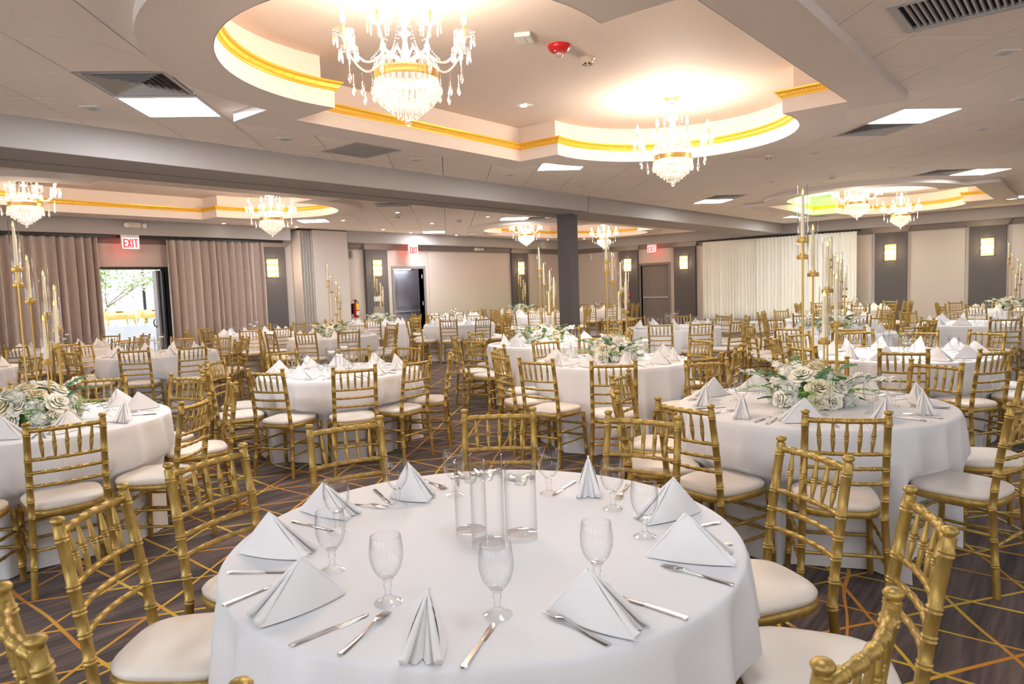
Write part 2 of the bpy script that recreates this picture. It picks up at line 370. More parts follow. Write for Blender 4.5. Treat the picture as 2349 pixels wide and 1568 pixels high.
def filled(name, loops, z, thick, mt, parent):
    cu = bpy.data.curves.new(name, 'CURVE'); cu.dimensions = '2D'; cu.fill_mode = 'BOTH'; cu.extrude = thick / 2
    for lp in loops:
        sp = cu.splines.new('POLY'); sp.points.add(len(lp) - 1); sp.use_cyclic_u = True
        for q, p in zip(sp.points, lp): q.co = (p[0], p[1], 0, 1)
    ob = bpy.data.objects.new(name, cu); C.objects.link(ob)
    me = bpy.data.meshes.new_from_object(ob, depsgraph=bpy.context.evaluated_depsgraph_get())
    bpy.data.objects.remove(ob); me.name = name; me.materials.clear(); me.materials.append(mt)
    o = bpy.data.objects.new(name, me); C.objects.link(o); o.parent = parent; o.location = (0, 0, z)
    return o
holes = [[(cu + x, cv + y) for x, y in contour(.1)] for cu, cv in TRAYS]
ceil = filled('ceiling', [[(U0 - .2, V0 - .2), (U1 + .2, V0 - .2), (U1 + .2, V1 + .2), (U0 - .2, V1 + .2)]] + holes, ZC + .035, .02, M['tilegap'], None)
ceil['kind'] = 'structure'
ceil.data.transform(Matrix.Translation((0, 0, ZC + .035))); ceil.location = (0, 0, 0)
# tray frames
fr_src = None
for i, (cu, cv) in enumerate(TRAYS):
    f = filled('tray_frame', [[(x, y) for x, y in contour(0, False)], contour(0)], 0, ZC + .02 - ZF, M['frame'], ceil) if i == 0 else inst(fr_src, ceil, name='tray_frame')
    if i == 0: fr_src = f.data
    f.location = (cu, cv, (ZC + .02 + ZF) / 2)
def loft(b, loops):
    n = len(loops[0][0])
    vs = [(x, y, z) for lp, z in loops for x, y in lp]; fs = []
    for j in range(len(loops) - 1):
        for i in range(n):
            k = (i + 1) % n; fs.append((j*n+i, j*n+k, (j+1)*n+k, (j+1)*n+i))
    b.add(vs, fs)
b = MB(); loft(b, [(contour(-.003), ZF - .001), (contour(-.003), 3.075), (contour(-.006), 3.078), (contour(-.006), 3.105)]); loft(b, [(contour(0), 3.15), (contour(.062), 3.152), (contour(.062), ZT + .01)])
wall_me = b.mesh('tray_wall', M['tray'], True, 30)
b = MB(); lp = contour(.08); b.add([(x, y, ZT) for x, y in lp], [tuple(range(len(lp)))]); top_me = b.mesh('tray_top', M['traytop'], False)
b = MB(); dn = .013
pf = [(0, 3.098), (-.014, 3.098), (-.018, 3.112), (-.026, 3.116), (-.030, 3.122), (-.036, 3.142), (-.042, 3.146), (-.050, 3.152), (-.052, 3.166), (.0, 3.168), (.06, 3.160)]
base_seg = [max(1, 2*round(hypot(a[0]-c_[0], a[1]-c_[1])/.013/2)) for a, c_ in (lambda L: zip(L, L[1:]+L[:1]))(contour(0))]
def segc(off):
    L = contour(off); out = []
    for k_, (p, q) in zip(base_seg, zip(L, L[1:]+L[:1])): out += [(p[0]+(q[0]-p[0])*t/k_, p[1]+(q[1]-p[1])*t/k_) for t in range(k_)]
    return out
def rib(off, z):
    lp = segc(off)
    if 3.117 < z < 3.143:
        l2 = segc(off + .006); return [l2[i] if i % 2 else lp[i] for i in range(len(lp))]
    return lp
loft(b, [(rib(o_, z_), z_) for o_, z_ in pf]); trim_me = b.mesh('trim', M['trimgold'], True, 25)
for i, (cu, cv) in enumerate(TRAYS):
    inst(wall_me, ceil, (cu, cv, 0), name='tray_wall'); inst(top_me, ceil, (cu, cv, 0), name='tray_top')
    o = inst(trim_me, None, (cu, cv, 0), name='trim_%d' % (i + 3)); o['kind'] = 'structure'
# beams and soffits
def cbox(name, x0, y0, z0, x1, y1, z1, mt='beam', bev=.006):
    b = MB(); b.box(x0, y0, z0, x1, y1, z1, bev); return b.build(name, M[mt], ceil, False)
cbox('beam', U0, 6.75, 2.78, 10.25, 7.75, 3.07); cbox('beam', 10.34, 6.80, 2.775, 20.36, 7.75, 3.07); cbox('beam_joint', 10.24, 6.95, 2.79, 10.36, 7.7, 3.07, 'dark')
cbox('soffit', U0, 14.1, SOF, 9.12, 14.55, 3.07); cbox('soffit', 10.71, 14.1, SOF, 20.75, 14.55, 3.07); cbox('soffit', 20.35, V0, SOF, 20.75, 14.12, 3.07)
# mouldings line under the left beam
cbox('beam_reveal', U0, 7.30, 2.772, 10.2, 7.315, 2.79, 'crown', 0)
# column
b = MB(); b.box(10.256, 7.15, 0, 10.50, 7.43, 2.79, .006); tag(struct('column', b, M['dark']), None)

# ceiling tiles, clipped by hand against everything that interrupts the grid
def clip(poly, nx, ny, c):        # keep nx*x+ny*y<=c
    out = []
    for i in range(len(poly)):
        p, q = poly[i], poly[(i + 1) % len(poly)]; dp = nx*p[0]+ny*p[1]-c; dq = nx*q[0]+ny*q[1]-c
        if dp <= 0: out.append(p)
        if (dp < 0 < dq) or (dq < 0 < dp):
            t = dp / (dp - dq); out.append((p[0]+(q[0]-p[0])*t, p[1]+(q[1]-p[1])*t))
    return out
def area(p): return abs(sum(p[i][0]*p[(i+1) % len(p)][1]-p[(i+1) % len(p)][0]*p[i][1] for i in range(len(p)))) / 2
def subtract(pieces, conv):       # conv: ccw convex polygon
    res = []
    for poly in pieces:
        cur = poly
        for i in range(len(conv)):
            a, c = conv[i], conv[(i + 1) % len(conv)]; nx, ny = c[1]-a[1], -(c[0]-a[0]); L = hypot(nx, ny); nx /= L; ny /= L; k = nx*a[0]+ny*a[1]
            o_ = clip(cur, -nx, -ny, -k)
            if len(o_) > 2 and area(o_) > 2e-4: res.append(o_)
            cur = clip(cur, nx, ny, k)
            if len(cur) < 3 or area(cur) < 1e-5: cur = None; break
    return res
def rect(x0, y0, x1, y1): return [(x0, y0), (x1, y0), (x1, y1), (x0, y1)]
conv = []
for cu, cv in TRAYS:
    conv.append(rect(cu-1.80, cv-2.12, cu+1.80, cv+2.12))
    for s in (-1, 1): conv.append([(cu+s*1.7+1.62*cos(a), cv+1.62*sin(a)) for a in [2*pi*k/28 for k in range(28)]])
RET = (4.58, 5.81, 5.20, 6.43); SLOT = (4.58, -.55, 5.16, .95)
conv += [rect(*RET), rect(*SLOT)]
LIGHTS = [(-.5, 3.5), (10.5, 4.5), (5.5, 8.5), (16.5, 10.5), (11.5, 15.5), (22.5, 16.5), (17.5, 21.5), (-1.5, 18.5), (5.5, 19.5), (2.5, 24.5)]
VENTS = [(-.5, 2.5), (10.5, 5.5), (15.5, 10.5), (11.5, 14.5), (18.5, 21.5), (6.5, 19.5), (1.5, 14.5)]
RZONES = [rect(-1.8, -1.0, 20.35, 6.75), rect(-1.8, 7.75, 20.35, 14.1), rect(9.12, 14.1, 10.71, 14.5)]
def proj(P):
    v = Vector(P) - CAM; d = v.dot(FW); return (1174.5 + 1596 * v.dot(RT) / d, 784 - 1596 * v.dot(UP) / d, d) if d > .05 else (0, 0, -1)
tiles = []
for i in range(-16, 34):
    for j in range(-9, 44):
        if (i + .5, j + .5) in LIGHTS or (i + .5, j + .5) in VENTS: continue
        g = .004
        q = [g2w(GX + (i + a) * T + (g if a == 0 else -g), GY + (j + c) * T + (g if c == 0 else -g)) for a, c in ((0, 0), (1, 0), (1, 1), (0, 1))]
        cx, cy = cell(i + .5, j + .5); x, y, d = proj((cx, cy, ZC))
        if d < 0 or x < -350 or x > 2700 or y < -350: continue
        pcs = []
        for z in RZONES:
            p = q
            for k in range(4):
                a, c = z[k], z[(k+1) % 4]; nx, ny = c[1]-a[1], -(c[0]-a[0]); p = clip(p, nx, ny, nx*a[0]+ny*a[1])
                if len(p) < 3: break
            if len(p) > 2 and area(p) > 3e-4: pcs.append(p)
        for cpoly in conv:
            if pcs and min(hypot(cx-a[0], cy-a[1]) for a in cpoly + [(sum(p[0] for p in cpoly)/len(cpoly), sum(p[1] for p in cpoly)/len(cpoly))]) < 3.2: pcs = subtract(pcs, cpoly)
        if pcs: tiles.append((d, pcs))
tiles.sort(key=lambda t: t[0])
def tile_mb(b, pcs):
    for p in pcs:
        if sum(p[k][0]*p[(k+1) % len(p)][1]-p[(k+1) % len(p)][0]*p[k][1] for k in range(len(p))) < 0: p = p[::-1]
        n = len(p); dz = random.uniform(-.0012, .0012)
        b.add([(x, y, ZC + dz) for x, y in p] + [(x, y, ZC + .022) for x, y in p], [tuple(range(n-1, -1, -1))] + [(k, (k+1) % n, n+(k+1) % n, n+k) for k in range(n)])
rest = MB()
for k, (d, pcs) in enumerate(tiles):
    if k < 290:
        b = MB(); tile_mb(b, pcs); b.build('ceiling_tile', M['tile'], ceil, False)
    else: tile_mb(rest, pcs)
o = rest.build('ceiling_tile', M['tile'], ceil, False); o['kind'] = 'stuff'
# ceiling beyond the tile field (outside the view) : plain board
b = MB(); b.box(U0, V0, ZC, -1.8, 6.75, ZC + .02); b.box(-1.8, V0, ZC, 20.35, -1.0, ZC + .02); b.box(U0, 7.75, ZC, -1.8, 14.1, ZC + .02); b.build('ceiling_board', M['tile'], ceil, False)

def face_words(n): return ['', 'second', 'third', 'fourth', 'fifth', 'sixth', 'seventh', 'eighth', 'ninth', 'tenth'][n]
# LED panels
def panel_light(u, v, rz, label, group, mk='panel'):
    e = empty('ceiling_light', (u, v, ZC), rz, label, 'light', group)
    b = MB(); h = T / 2
    for a in ((-h, -h, h, -h+.022), (-h, h-.022, h, h), (-h, -h+.022, -h+.022, h-.022), (h-.022, -h+.022, h, h-.022)): b.box(a[0], a[1], -.006, a[2], a[3], .02)
    b.build('frame', M['white'], e, False)
    b = MB(); b.box(-h+.022, -h+.022, .0, h-.022, h-.022, .012); b.build('diffuser', M[mk], e, False)
LL = ['lit ceiling panel beside louvered vent, upper left near curved frame', 'lit ceiling panel beside louvered vent, right of large ceiling tray', 'lit ceiling panel behind large tray, left of second chandelier',
      'lit ceiling panel beside vent, right edge above far green-lit tray', 'lit ceiling panel left of far green-lit tray', 'lit ceiling panel at right edge past far green-lit tray', 'lit ceiling panel below far green-lit tray by candle tubes',
      'lit ceiling panel right of left-bay tray above folding partition', 'lit ceiling panel left of dark column beneath beam', 'lit ceiling panel above grey open door']
for (i, j), lb in zip(LIGHTS, LL):
    u, v = cell(i, j); panel_light(u, v, -pi/4, lb, 'ceiling light panels')
OUTW = iter(('by second fill opening of near wall', 'by rear corner fill opening', 'between rear fill openings', 'past last rear fill opening', 'along rear wall middle', 'at far right rear corner', 'by third fill opening of near wall', 'by fourth fill opening of near wall',
    'above far left curtain corner', 'right of rear doorway side', 'nearest to front table', 'directly behind camera', 'left of camera', 'right of camera under bar grille'))
for u, v in ((-3, 0), (-1, -3), (3, -3), (8, -3), (13, -3), (18, -3), (-3.4, 4), (-3, 9), (-1.2, 12.4), (8.4, -1.6), (1.75, .75), (.3, -1.3), (-1.2, 1.9), (4.9, -1.6)):  # unseen panels added out of view for overhead fill
    panel_light(u, v, 0, 'unseen fill panel behind the camera, ' + next(OUTW), 'added ceiling fill panels out of view', 'fillpanel')
# louvred square diffusers
VL = ['dusty louvered square vent beside upper left light panel', 'louvered square vent beside light panel right of large tray', 'louvered vent left of light panel near right edge', 'louvered vent beside light panel left of green-lit tray',
      'louvered vent behind far green-lit tray near right soffit', 'louvered vent beside light panel left of dark column', 'louvered vent behind beam above folding partition']
vm = MB(); h = T / 2 - .006; vm.box(-h, -h, .07, h, h, .075); ventd = vm.mesh('backing', M['ventdark'], False)
vm = MB(); vm.lathe([(h*ROOT2, 0), ((h-.035)*ROOT2, 0), ((h-.035)*ROOT2, .02)], 4)
vent_fr = vm.mesh('frame', M['vent'], False); vent_lv = []
for k in range(6):
    r = h - .045 - k * .040; vm = MB(); vm.lathe([((r)*ROOT2, -.003), ((r-.034)*ROOT2, .034), ((r-.036)*ROOT2, .034), (r*ROOT2-.004, .000)], 4); vent_lv.append(vm.mesh('louver', M['vent'], False))
for (i, j), lb in zip(VENTS, VL):
    u, v = cell(i, j); e = empty('ceiling_vent', (u, v, ZC), 0, lb, 'vent', 'louvered ceiling vents')
    inst(ventd, e, (0, 0, -.045), (0, 0, -pi/4), name='backing'); inst(vent_fr, e, name='frame')
    for q in vent_lv: inst(q, e, name='louver')
# linear bar grille, top right
e = empty('bar_grille', ((SLOT[0]+SLOT[2])/2, (SLOT[1]+SLOT[3])/2, ZC), 0, 'long slatted air grille with dark gaps at top right corner', 'vent')
hx, hy = (SLOT[2]-SLOT[0])/2, (SLOT[3]-SLOT[1])/2
b = MB()
for a in ((-hx, -hy, hx, -hy+.045), (-hx, hy-.045, hx, hy), (-hx, -hy+.045, -hx+.045, hy-.045), (hx-.045, -hy+.045, hx, hy-.045)): b.box(a[0], a[1], -.004, a[2], a[3], .02)
b.build('frame', M['vent'], e, False)
b = MB(); b.box(-hx, -hy, .022, hx, hy, .026); b.build('backing', M['ventdark'], e, False)
b = MB(); b.box(-hx+.045, -.004, -.001, hx-.045, .004, .020); bar = b.mesh('slat', M['vent'], False)
y = -hy + .06
while y < hy - .05: inst(bar, e, (0, y, 0), (radians(25), 0, 0), name='slat'); y += .034
# perforated return panel
e = empty('return_panel', ((RET[0]+RET[2])/2, (RET[1]+RET[3])/2, ZC), 0, 'perforated grey air return panel on ceiling between tray and beam', 'vent')
b = MB(); h = .305
for a in ((-h, -h, h, -h+.02), (-h, h-.02, h, h), (-h, -h+.02, -h+.02, h-.02), (h-.02, -h+.02, h, h-.02)): b.box(a[0], a[1], -.004, a[2], a[3], .02)
b.build('frame', M['vent'], e, False)
b = MB(); b.box(-h+.02, -h+.02, .002, h-.02, h-.02, .006); b.build('face', M['vent'], e, False)
b = MB()
for i in range(22):
    for j in range(22): x, y = -h+.035+i*.0258, -h+.035+j*.0258; b.box(x-.004, y-.004, .0005, x+.004, y+.004, .003)
o = b.build('perforation', M['ventdark'], e, False); o['kind'] = 'stuff'

# square gimbal spots (off), round downlights (on), smoke detectors
SP = [(9.5, 1.5), (11.5, 3.5), (12.5, 5.5), (10.5, 7.5), (13.5, 9.5), (11.5, 11.5), (-1.5, 3.5), (.5, 5.5), (2.5, 7.5), (4.5, 9.5), (6.5, 11.5)]
b = MB(); b.box(-.07, -.07, -.006, .07, .07, .004, .002); sp_f = b.mesh('trim_plate', M['white'], False)
b = MB(); b.lathe([(.052, -.0065), (.045, -.003), (.036, .0)], 20, (0, 0, -.001)); b.lathe([(.03, -.012), (.02, -.016), (0.001, -.016)], 16); sp_g = b.mesh('gimbal', M['vent'], True)
SPL = ['right edge beside bar grille', 'right edge level with tray corner', 'right of louvered vent by right light panel', 'right of large tray above smoke detector', 'between two smoke detectors on right side', 'above far green-lit tray left part',
       'upper left beside large lit panel', 'between lit panel and return panel', 'right of perforated return panel', 'below middle of large tray', 'left of beam joint over column']
for (i, j), lb in zip(SP, SPL):
    u, v = cell(i, j); e = empty('recessed_spot', (u, v, ZC), -pi/4, 'square white unlit spotlight, ' + lb, 'spotlight', 'square recessed spotlights'); inst(sp_f, e, name='trim_plate'); inst(sp_g, e, name='gimbal')
e = empty('recessed_spot', (5.72, 4.52, ZT), 0, 'lit square spotlight in large tray ceiling between two chandeliers', 'spotlight')
inst(sp_f, e, name='trim_plate'); b = MB(); b.lathe([(.034, -.008), (.03, -.012), (.001, -.013)], 16); b.build('lamp', M['down'], e)
DL = [(1.5, 16.5), (2.5, 20.5), (.5, 22.5), (-.5, 18.5), (1.5, 24.5), (3.5, 26.5), (4.5, 18.5), (8.5, 31.5), (10.5, 31.5), (-4.5, 18.5), (-2.5, 20.5)]
DLL = ['above partition top right', 'between partition and column', 'left above fire extinguisher wall', 'beside left tray right end', 'left of panel above grey door', 'right of panel above grey door', 'above dark column left chandelier panel',
       'far corner left of column', 'far corner right of column', 'above second curtain', 'over partition left corner']
b = MB(); b.lathe([(.052, 0), (.050, -.006), (.036, -.006), (.034, -.001)], 20); dl_r = b.mesh('trim_ring', M['white'])
b = MB(); b.lathe([(.034, -.004), (.02, -.010), (.001, -.011)], 16); dl_l = b.mesh('lamp', M['down'])
for (i, j), lb in zip(DL, DLL):
    u, v = cell(i, j)
    e = empty('downlight', (u, min(v, 14.0), ZC), 0, 'small round lit downlight, ' + lb, 'light', 'round lit downlights'); inst(dl_r, e, name='trim_ring'); inst(dl_l, e, name='lamp')
def smoke(u, v, z, lb, s=1.0):
    e = empty('smoke_detector', (u, v, z), 0, lb, 'smoke detector'); e.scale = (s, s, s)
    b = MB(); b.lathe([(.062, .001), (.062, -.010), (.055, -.016)], 24); b.build('base', M['offwhite'], e)
    b = MB(); b.lathe([(.056, -.014), (.045, -.038), (.03, -.052), (.001, -.054)], 24); b.build('cover', M['offwhite'], e)
    b = MB()
    for k in range(6):
        a = k*pi/3; b.box(.030*cos(a)-.008, .030*sin(a)-.008, -.053, .030*cos(a)+.008, .030*sin(a)+.008, -.044)
    b.build('slot', M['black'], e, False)
smoke(4.95, 3.23, ZT, 'cream smoke detector in large tray right of red alarm')
for p, lb in (((8.79, 3.12), 'cream smoke detector on tiles right of second chandelier'), ((11.38, 3.08), 'cream smoke detector on tiles above green-lit tray'), ((9.46, 10.80), 'cream smoke detector on tiles above partition'), ((11.27, 10.82), 'cream smoke detector on tiles above grey door')): smoke(p[0], p[1], ZC, lb)
e = empty('fire_alarm_beacon', (4.54, 3.22, ZT), 0, 'round red fire alarm with clear strobe in large ceiling tray', 'alarm')
b = MB(); b.lathe([(.088, 0), (.09, -.012), (.084, -.028), (.066, -.046), (.04, -.055), (.001, -.056)], 32); b.build('body', M['red'], e)
b = MB(); b.lathe([(.030, -.053), (.032, -.066), (.026, -.082), (.012, -.090), (.001, -.091)], 20); b.build('strobe_lens', M['lens'], e)
b = MB(); b.box(-.06, -.006, -.054, -.045, .006, -.048); b.box(.045, -.006, -.054, .06, .006, -.048); b.build('marking', M['white'], e, False)
e = empty('wall_sensor', (4.18, 3.28, ZT), .5, 'white rectangular sensor box on large tray ceiling left of alarm', 'sensor')
b = MB(); b.box(-.085, -.06, -.032, .085, .06, 0, .008); b.build('housing', M['white'], e, False)
b = MB(); b.box(-.07, -.061, -.026, .07, -.058, -.012); b.box(-.07, -.02, -.034, .07, -.012, -.031); b.build('slot', M['vent'], e, False)

# ------------------------------------------------------------------ chandeliers
def cyl_prism(b, x, y, z0, z1, r, n=5, tip=True):
    pf = [(r*.5, z1), (r, z1-.006), (r, z0+.01), (r*.45, z0)] if tip else [(r, z1), (r, z0)]
    b.lathe(pf, n, (x, y, 0), True, True)
def teardrop(b, x, y, z, s=1.0, n=6):
    b.lathe([(.001, z), (.006*s, z-.008*s), (.006*s, z-.012*s), (.002, z-.018*s), (.009*s, z-.032*s), (.014*s, z-.052*s), (.010*s, z-.066*s), (.001, z-.078*s)], n, (x, y, 0))
CH = empty('chandelier', (0, 0, 0))
b = MB(); b.lathe([(.001, 0), (.072, 0), (.075, -.008), (.064, -.016), (.055, -.020), (.052, -.030), (.036, -.038), (.030, -.05), (.014, -.058), (.010, -.075), (.001, -.076)], 24); b.build('canopy', M['brass'], CH)
b = MB(); b.tube([(0, 0, -.07), (0, 0, -.13)], .005, 8)
b.lathe([(.010, -.12), (.018, -.132), (.010, -.145), (.022, -.16), (.010, -.178), (.012, -.19), (.001, -.20)], 12); b.build('hanging_rod', M['crystal'], CH)
b = MB(); b.lathe([(.012, -.245), (.045, -.232), (.066, -.212), (.070, -.200), (.062, -.206), (.03, -.225), (.01, -.23)], 16)
b.lathe([(.012, -.245), (.028, -.265), (.036, -.285), (.028, -.305), (.012, -.318), (.018, -.328), (.014, -.338), (.034, -.352), (.038, -.360), (.018, -.372), (.014, -.40), (.022, -.46), (.03, -.51), (.03, -.53), (.01, -.54)], 14)
b.build('stem', M['crystal'], CH)
for k in range(5):
    a = 2*pi*k/5 + .3; b = MB()
    b.tube([(.05*cos(a), .05*sin(a), -.215), (.055*cos(a), .055*sin(a), -.16), (.068*cos(a), .068*sin(a), -.125), (.088*cos(a), .088*sin(a), -.118), (.098*cos(a), .098*sin(a), -.132)], .0035, 6)
    for q in range(6): b.lathe([(.001, .005), (.005, 0), (.001, -.005)], 6, (.098*cos(a), .098*sin(a), -.14-.011*q))
    teardrop(b, .098*cos(a), .098*sin(a), -.205, .75); b.build('crown_arm', M['crystal'], CH)
b = MB(); b.lathe([(.176, -.575), (.186, -.575), (.188, -.588), (.184, -.60), (.188, -.612), (.186, -.625), (.176, -.625), (.176, -.575)], 40); b.build('band', M['brass'], CH)
b = MB(); b.lathe([(.176, -.58), (.12, -.552), (.05, -.538), (.01, -.535)], 24); b.build('bowl', M['crystal'], CH)
for zi, (R, z0, z1, n) in enumerate(((.182, -.735, -.622, 32), (.155, -.765, -.655, 26), (.122, -.79, -.70, 20), (.092, -.815, -.74, 16), (.060, -.842, -.765, 11), (.03, -.85, -.76, 8))):
    b = MB()
    for k in range(n): a = 2*pi*k/n + zi*.1; cyl_prism(b, R*cos(a), R*sin(a), z0, z1, .0085, 5)
    o = b.build('crystal_tier', M['crystal'], CH, False); o['kind'] = 'stuff'
b = MB(); b.tube([(0, 0, -.62), (0, 0, -.85)], .003, 5); b.lathe([(.001, -.846), (.012, -.850), (.019, -.858), (.022, -.868), (.019, -.878), (.010, -.886), (.001, -.888)], 10); b.build('finial_ball', M['crystal'], CH)
for k in range(8):
    a = 2*pi*k/8 + pi/8; ca, sa = cos(a), sin(a); b = MB()
    pts = []
    for q in range(13):
        t = q/12; r = .04 + .325*t; z = -.50 + .055*sin(t*pi*.9) - .115*sin(min(1, max(0, (t-.25)/.75))*pi)*1.0 + .06*t**3
        pts.append((r*ca, r*sa, z))
    b.tube(pts, .0065, 7); X, Y, Z = pts[-1]
    arm = b.build('arm', M['crystal'], CH)
    b = MB(); b.lathe([(.006, Z-.012), (.014, Z-.006), (.010, Z), (.034, Z+.005), (.057, Z+.020), (.062, Z+.030), (.055, Z+.023), (.030, Z+.011), (.004, Z+.008)], 14, (X, Y, 0)); b.build('drip_dish', M['crystal'], arm)
    b = MB(); b.lathe([(.0085, Z+.006), (.0095, Z+.012), (.0085, Z+.07), (.001, Z+.071)], 8, (X, Y, 0)); b.build('candle_sleeve', M['sleeve'], arm)
    b = MB(); b.lathe([(.008, Z+.068), (.014, Z+.082), (.0165, Z+.097), (.013, Z+.118), (.006, Z+.138), (.001, Z+.147)], 10, (X, Y, 0)); b.build('bulb', M['bulb'], arm)
    b = MB()
    for q in range(8):
        g = 2*pi*q/8; x, y = X+.056*cos(g), Y+.056*sin(g)
        b.lathe([(.001, Z+.018), (.004, Z+.013), (.001, Z+.008)], 5, (x, y, 0)); cyl_prism(b, x, y, Z-.052, Z+.006, .0055, 4)
    o = b.build('crystal_drops', M['crystal'], arm, False); o['kind'] = 'stuff'
    for rr, zz in ((.21, -.655), (.27, -.66), (.34, -.60)):
        b = MB(); teardrop(b, rr*ca, rr*sa, zz+.0, 1.0); b.tube([(rr*ca, rr*sa, zz+.05), (rr*ca, rr*sa, zz)], .0015, 4); b.build('pendant', M['crystal'], arm, False)
    b = MB()
    for q in range(15):
        t = q/14; r = .06+.15*t; z = -.225-.30*t-.05*sin(t*pi); b.lathe([(.001, .0048), (.0045, 0), (.001, -.0048)], 6, (r*ca, r*sa, z))
    b.build('bead_strand', M['crystal'], CH)
CHP = [((2.85, 3.12), 'large near chandelier hanging left in front ceiling tray'), ((6.58, 3.30), 'second chandelier at right end of front ceiling tray'), ((2.95, 10.45), 'chandelier at far left edge above curtains'), ((6.42, 10.45), 'chandelier in left bay right of curtain exit'),
       ((13.35, 10.60), 'far chandelier directly left of dark column'), ((16.75, 10.53), 'far chandelier directly right of dark column'), ((13.30, 3.19), 'left of two chandeliers in green-lit tray'), ((17.0, 3.21), 'right of two chandeliers in green-lit tray')]
for k, ((u, v), lb) in enumerate(CHP):
    e = CH if k == 0 else copy_tree(CH); e.location = (u, v, ZT); e.rotation_euler = (0, 0, atan2(-v, -u)); tag(e, 'crystal ' + lb if 'crystal' not in lb else lb, 'chandelier', 'crystal chandeliers')
for k, ((u, v), lb) in enumerate(CHP):
    ld = bpy.data.lights.new('chandelier_glow', 'POINT'); ld.energy = CHAND_W; ld.color = (1, .83, .66); ld.shadow_soft_size = .28
    lo = bpy.data.objects.new('chandelier_glow', ld); C.objects.link(lo); lo.location = (u, v, ZT - .44)
ld = bpy.data.lights.new('green_uplight', 'SPOT'); ld.spot_size = 1.9; ld.spot_blend = .6; ld.energy = 170; ld.color = (.08, 1, .15); ld.shadow_soft_size = .03; lo = bpy.data.objects.new('green_uplight', ld); C.objects.link(lo); lo.location = (16.55, 4.40, 3.08); lo.rotation_euler = Vector((-.05, .75, .42)).to_track_quat('-Z', 'Y').to_euler()

# ------------------------------------------------------------------ wall fittings
def sconce(loc, rz, lb):
    e = empty('wall_sconce', loc, rz, lb, 'wall lamp', 'crystal wall sconces')   # faces local -Y
    b = MB(); b.box(-.13, -.012, 0, .13, 0, .43, .004); b.build('back_plate', M['brass'], e, False)
    for r in range(3):
        z0 = .012 + r*.143; b = MB()
        for k in range(9):
            a = pi*k/8; x, y = -.13*cos(a), -.02-.075*sin(a); b.lathe([(.007, z0), (.0125, z0+.01), (.0125, z0+.118), (.007, z0+.128)], 5, (x, y, 0), True, True)
        b.build('crystal_row', M['crystal'], e, False)
        b = MB(); b.lathe([(.001, z0+.035), (.012, z0+.045), (.016, z0+.062), (.012, z0+.085), (.001, z0+.095)], 8, (-.045, -.045, 0)); b.lathe([(.001, z0+.035), (.012, z0+.045), (.016, z0+.062), (.012, z0+.085), (.001, z0+.095)], 8, (.045, -.045, 0)); b.build('bulb', M['bulb'], e)
    ld = bpy.data.lights.new('sconce_glow', 'POINT'); ld.energy = SCONCE_W; ld.color = (1, .76, .50); ld.shadow_soft_size = .06
    lo = bpy.data.objects.new('sconce_glow', ld); C.objects.link(lo); M_ = Matrix.Translation(loc) @ Matrix.Rotation(rz, 4, 'Z'); lo.location = M_ @ Vector((0, -.16, .2))
yv = V1 - .087; xu = U1 - .087
sconce((8.79, yv, 1.92), 0, 'crystal sconce beside right curtain on charcoal pilaster'); sconce((11.83, yv, 1.92), 0, 'crystal sconce between partition and grey door'); sconce((17.80, yv, 1.91), 0, 'crystal sconce on pilaster left of dark column')
sconce((xu, 12.04, 1.91), -pi/2, 'crystal sconce behind candelabra left of right exit door'); sconce((xu, 10.0, 1.90), -pi/2, 'crystal sconce between right exit door and white drape')
sconce((xu, 4.12, 1.88), -pi/2, 'crystal sconce on pilaster right of white drape'); sconce((xu, 2.0, 1.89), -pi/2, 'crystal sconce on far right pilaster'); sconce((xu, -.57, 1.89), -pi/2, 'crystal sconce beyond right edge')
LET = {'E': [((0, 0), (0, 6)), ((0, 6), (3.2, 6)), ((0, 3), (2.8, 3)), ((0, 0), (3.2, 0))], 'X': [((0, 0), (3.4, 6)), ((0, 6), (3.4, 0))], 'I': [((.6, 0), (.6, 6))], 'T': [((0, 6), (3.6, 6)), ((1.8, 0), (1.8, 6))]}
def exit_sign(loc, rz, lb, flip=1):
    e = empty('exit_sign', loc, rz, lb, 'exit sign')   # faces local -Y, hangs
    b = MB(); b.box(-.165, -.025, -.24, .165, .025, 0, .006); b.build('housing', M['white'], e, False)
    b = MB(); b.box(-.15, -.028, -.225, .15, -.024, -.02); b.build('face', M['exitface'], e, False)
    b = MB(); x = -.122; s = .0235
    for ch, wd in (('E', 3.2), ('X', 3.4), ('I', 1.2), ('T', 3.6)):
        for (a0, c0), (a1, c1) in LET[ch]:
            p, q = Vector((x+a0*s*.62, 0, -.195+c0*s)), Vector((x+a1*s*.62, 0, -.195+c1*s)); d = (q-p).normalized(); nn = Vector((-d.z, 0, d.x))*.0135; p = p-d*.011; q = q+d*.011
            vs = [p-nn, q-nn, q+nn, p+nn]; b.add([(v.x, -.0305, v.z) for v in vs] + [(v.x, -.0275, v.z) for v in vs], [(0, 1, 2, 3), (4, 7, 6, 5), (0, 4, 5, 1), (1, 5, 6, 2), (2, 6, 7, 3), (3, 7, 4, 0)])
        x += wd*s*.62 + .026
    b.build('lettering', M['exitred'], e, False)
    b = MB(); b.box(-.165, -.02, 0, .165, .02, .035, .004); b.build('mount', M['white'], e, False)
    ld = bpy.data.lights.new('exit_glow', 'POINT'); ld.energy = .9; ld.color = (1, .1, .08); ld.shadow_soft_size = .08
    lo = bpy.data.objects.new('exit_glow', ld); C.objects.link(lo); M_ = Matrix.Translation(loc) @ Matrix.Rotation(rz, 4, 'Z'); lo.location = M_ @ Vector((0, .10, -.16))
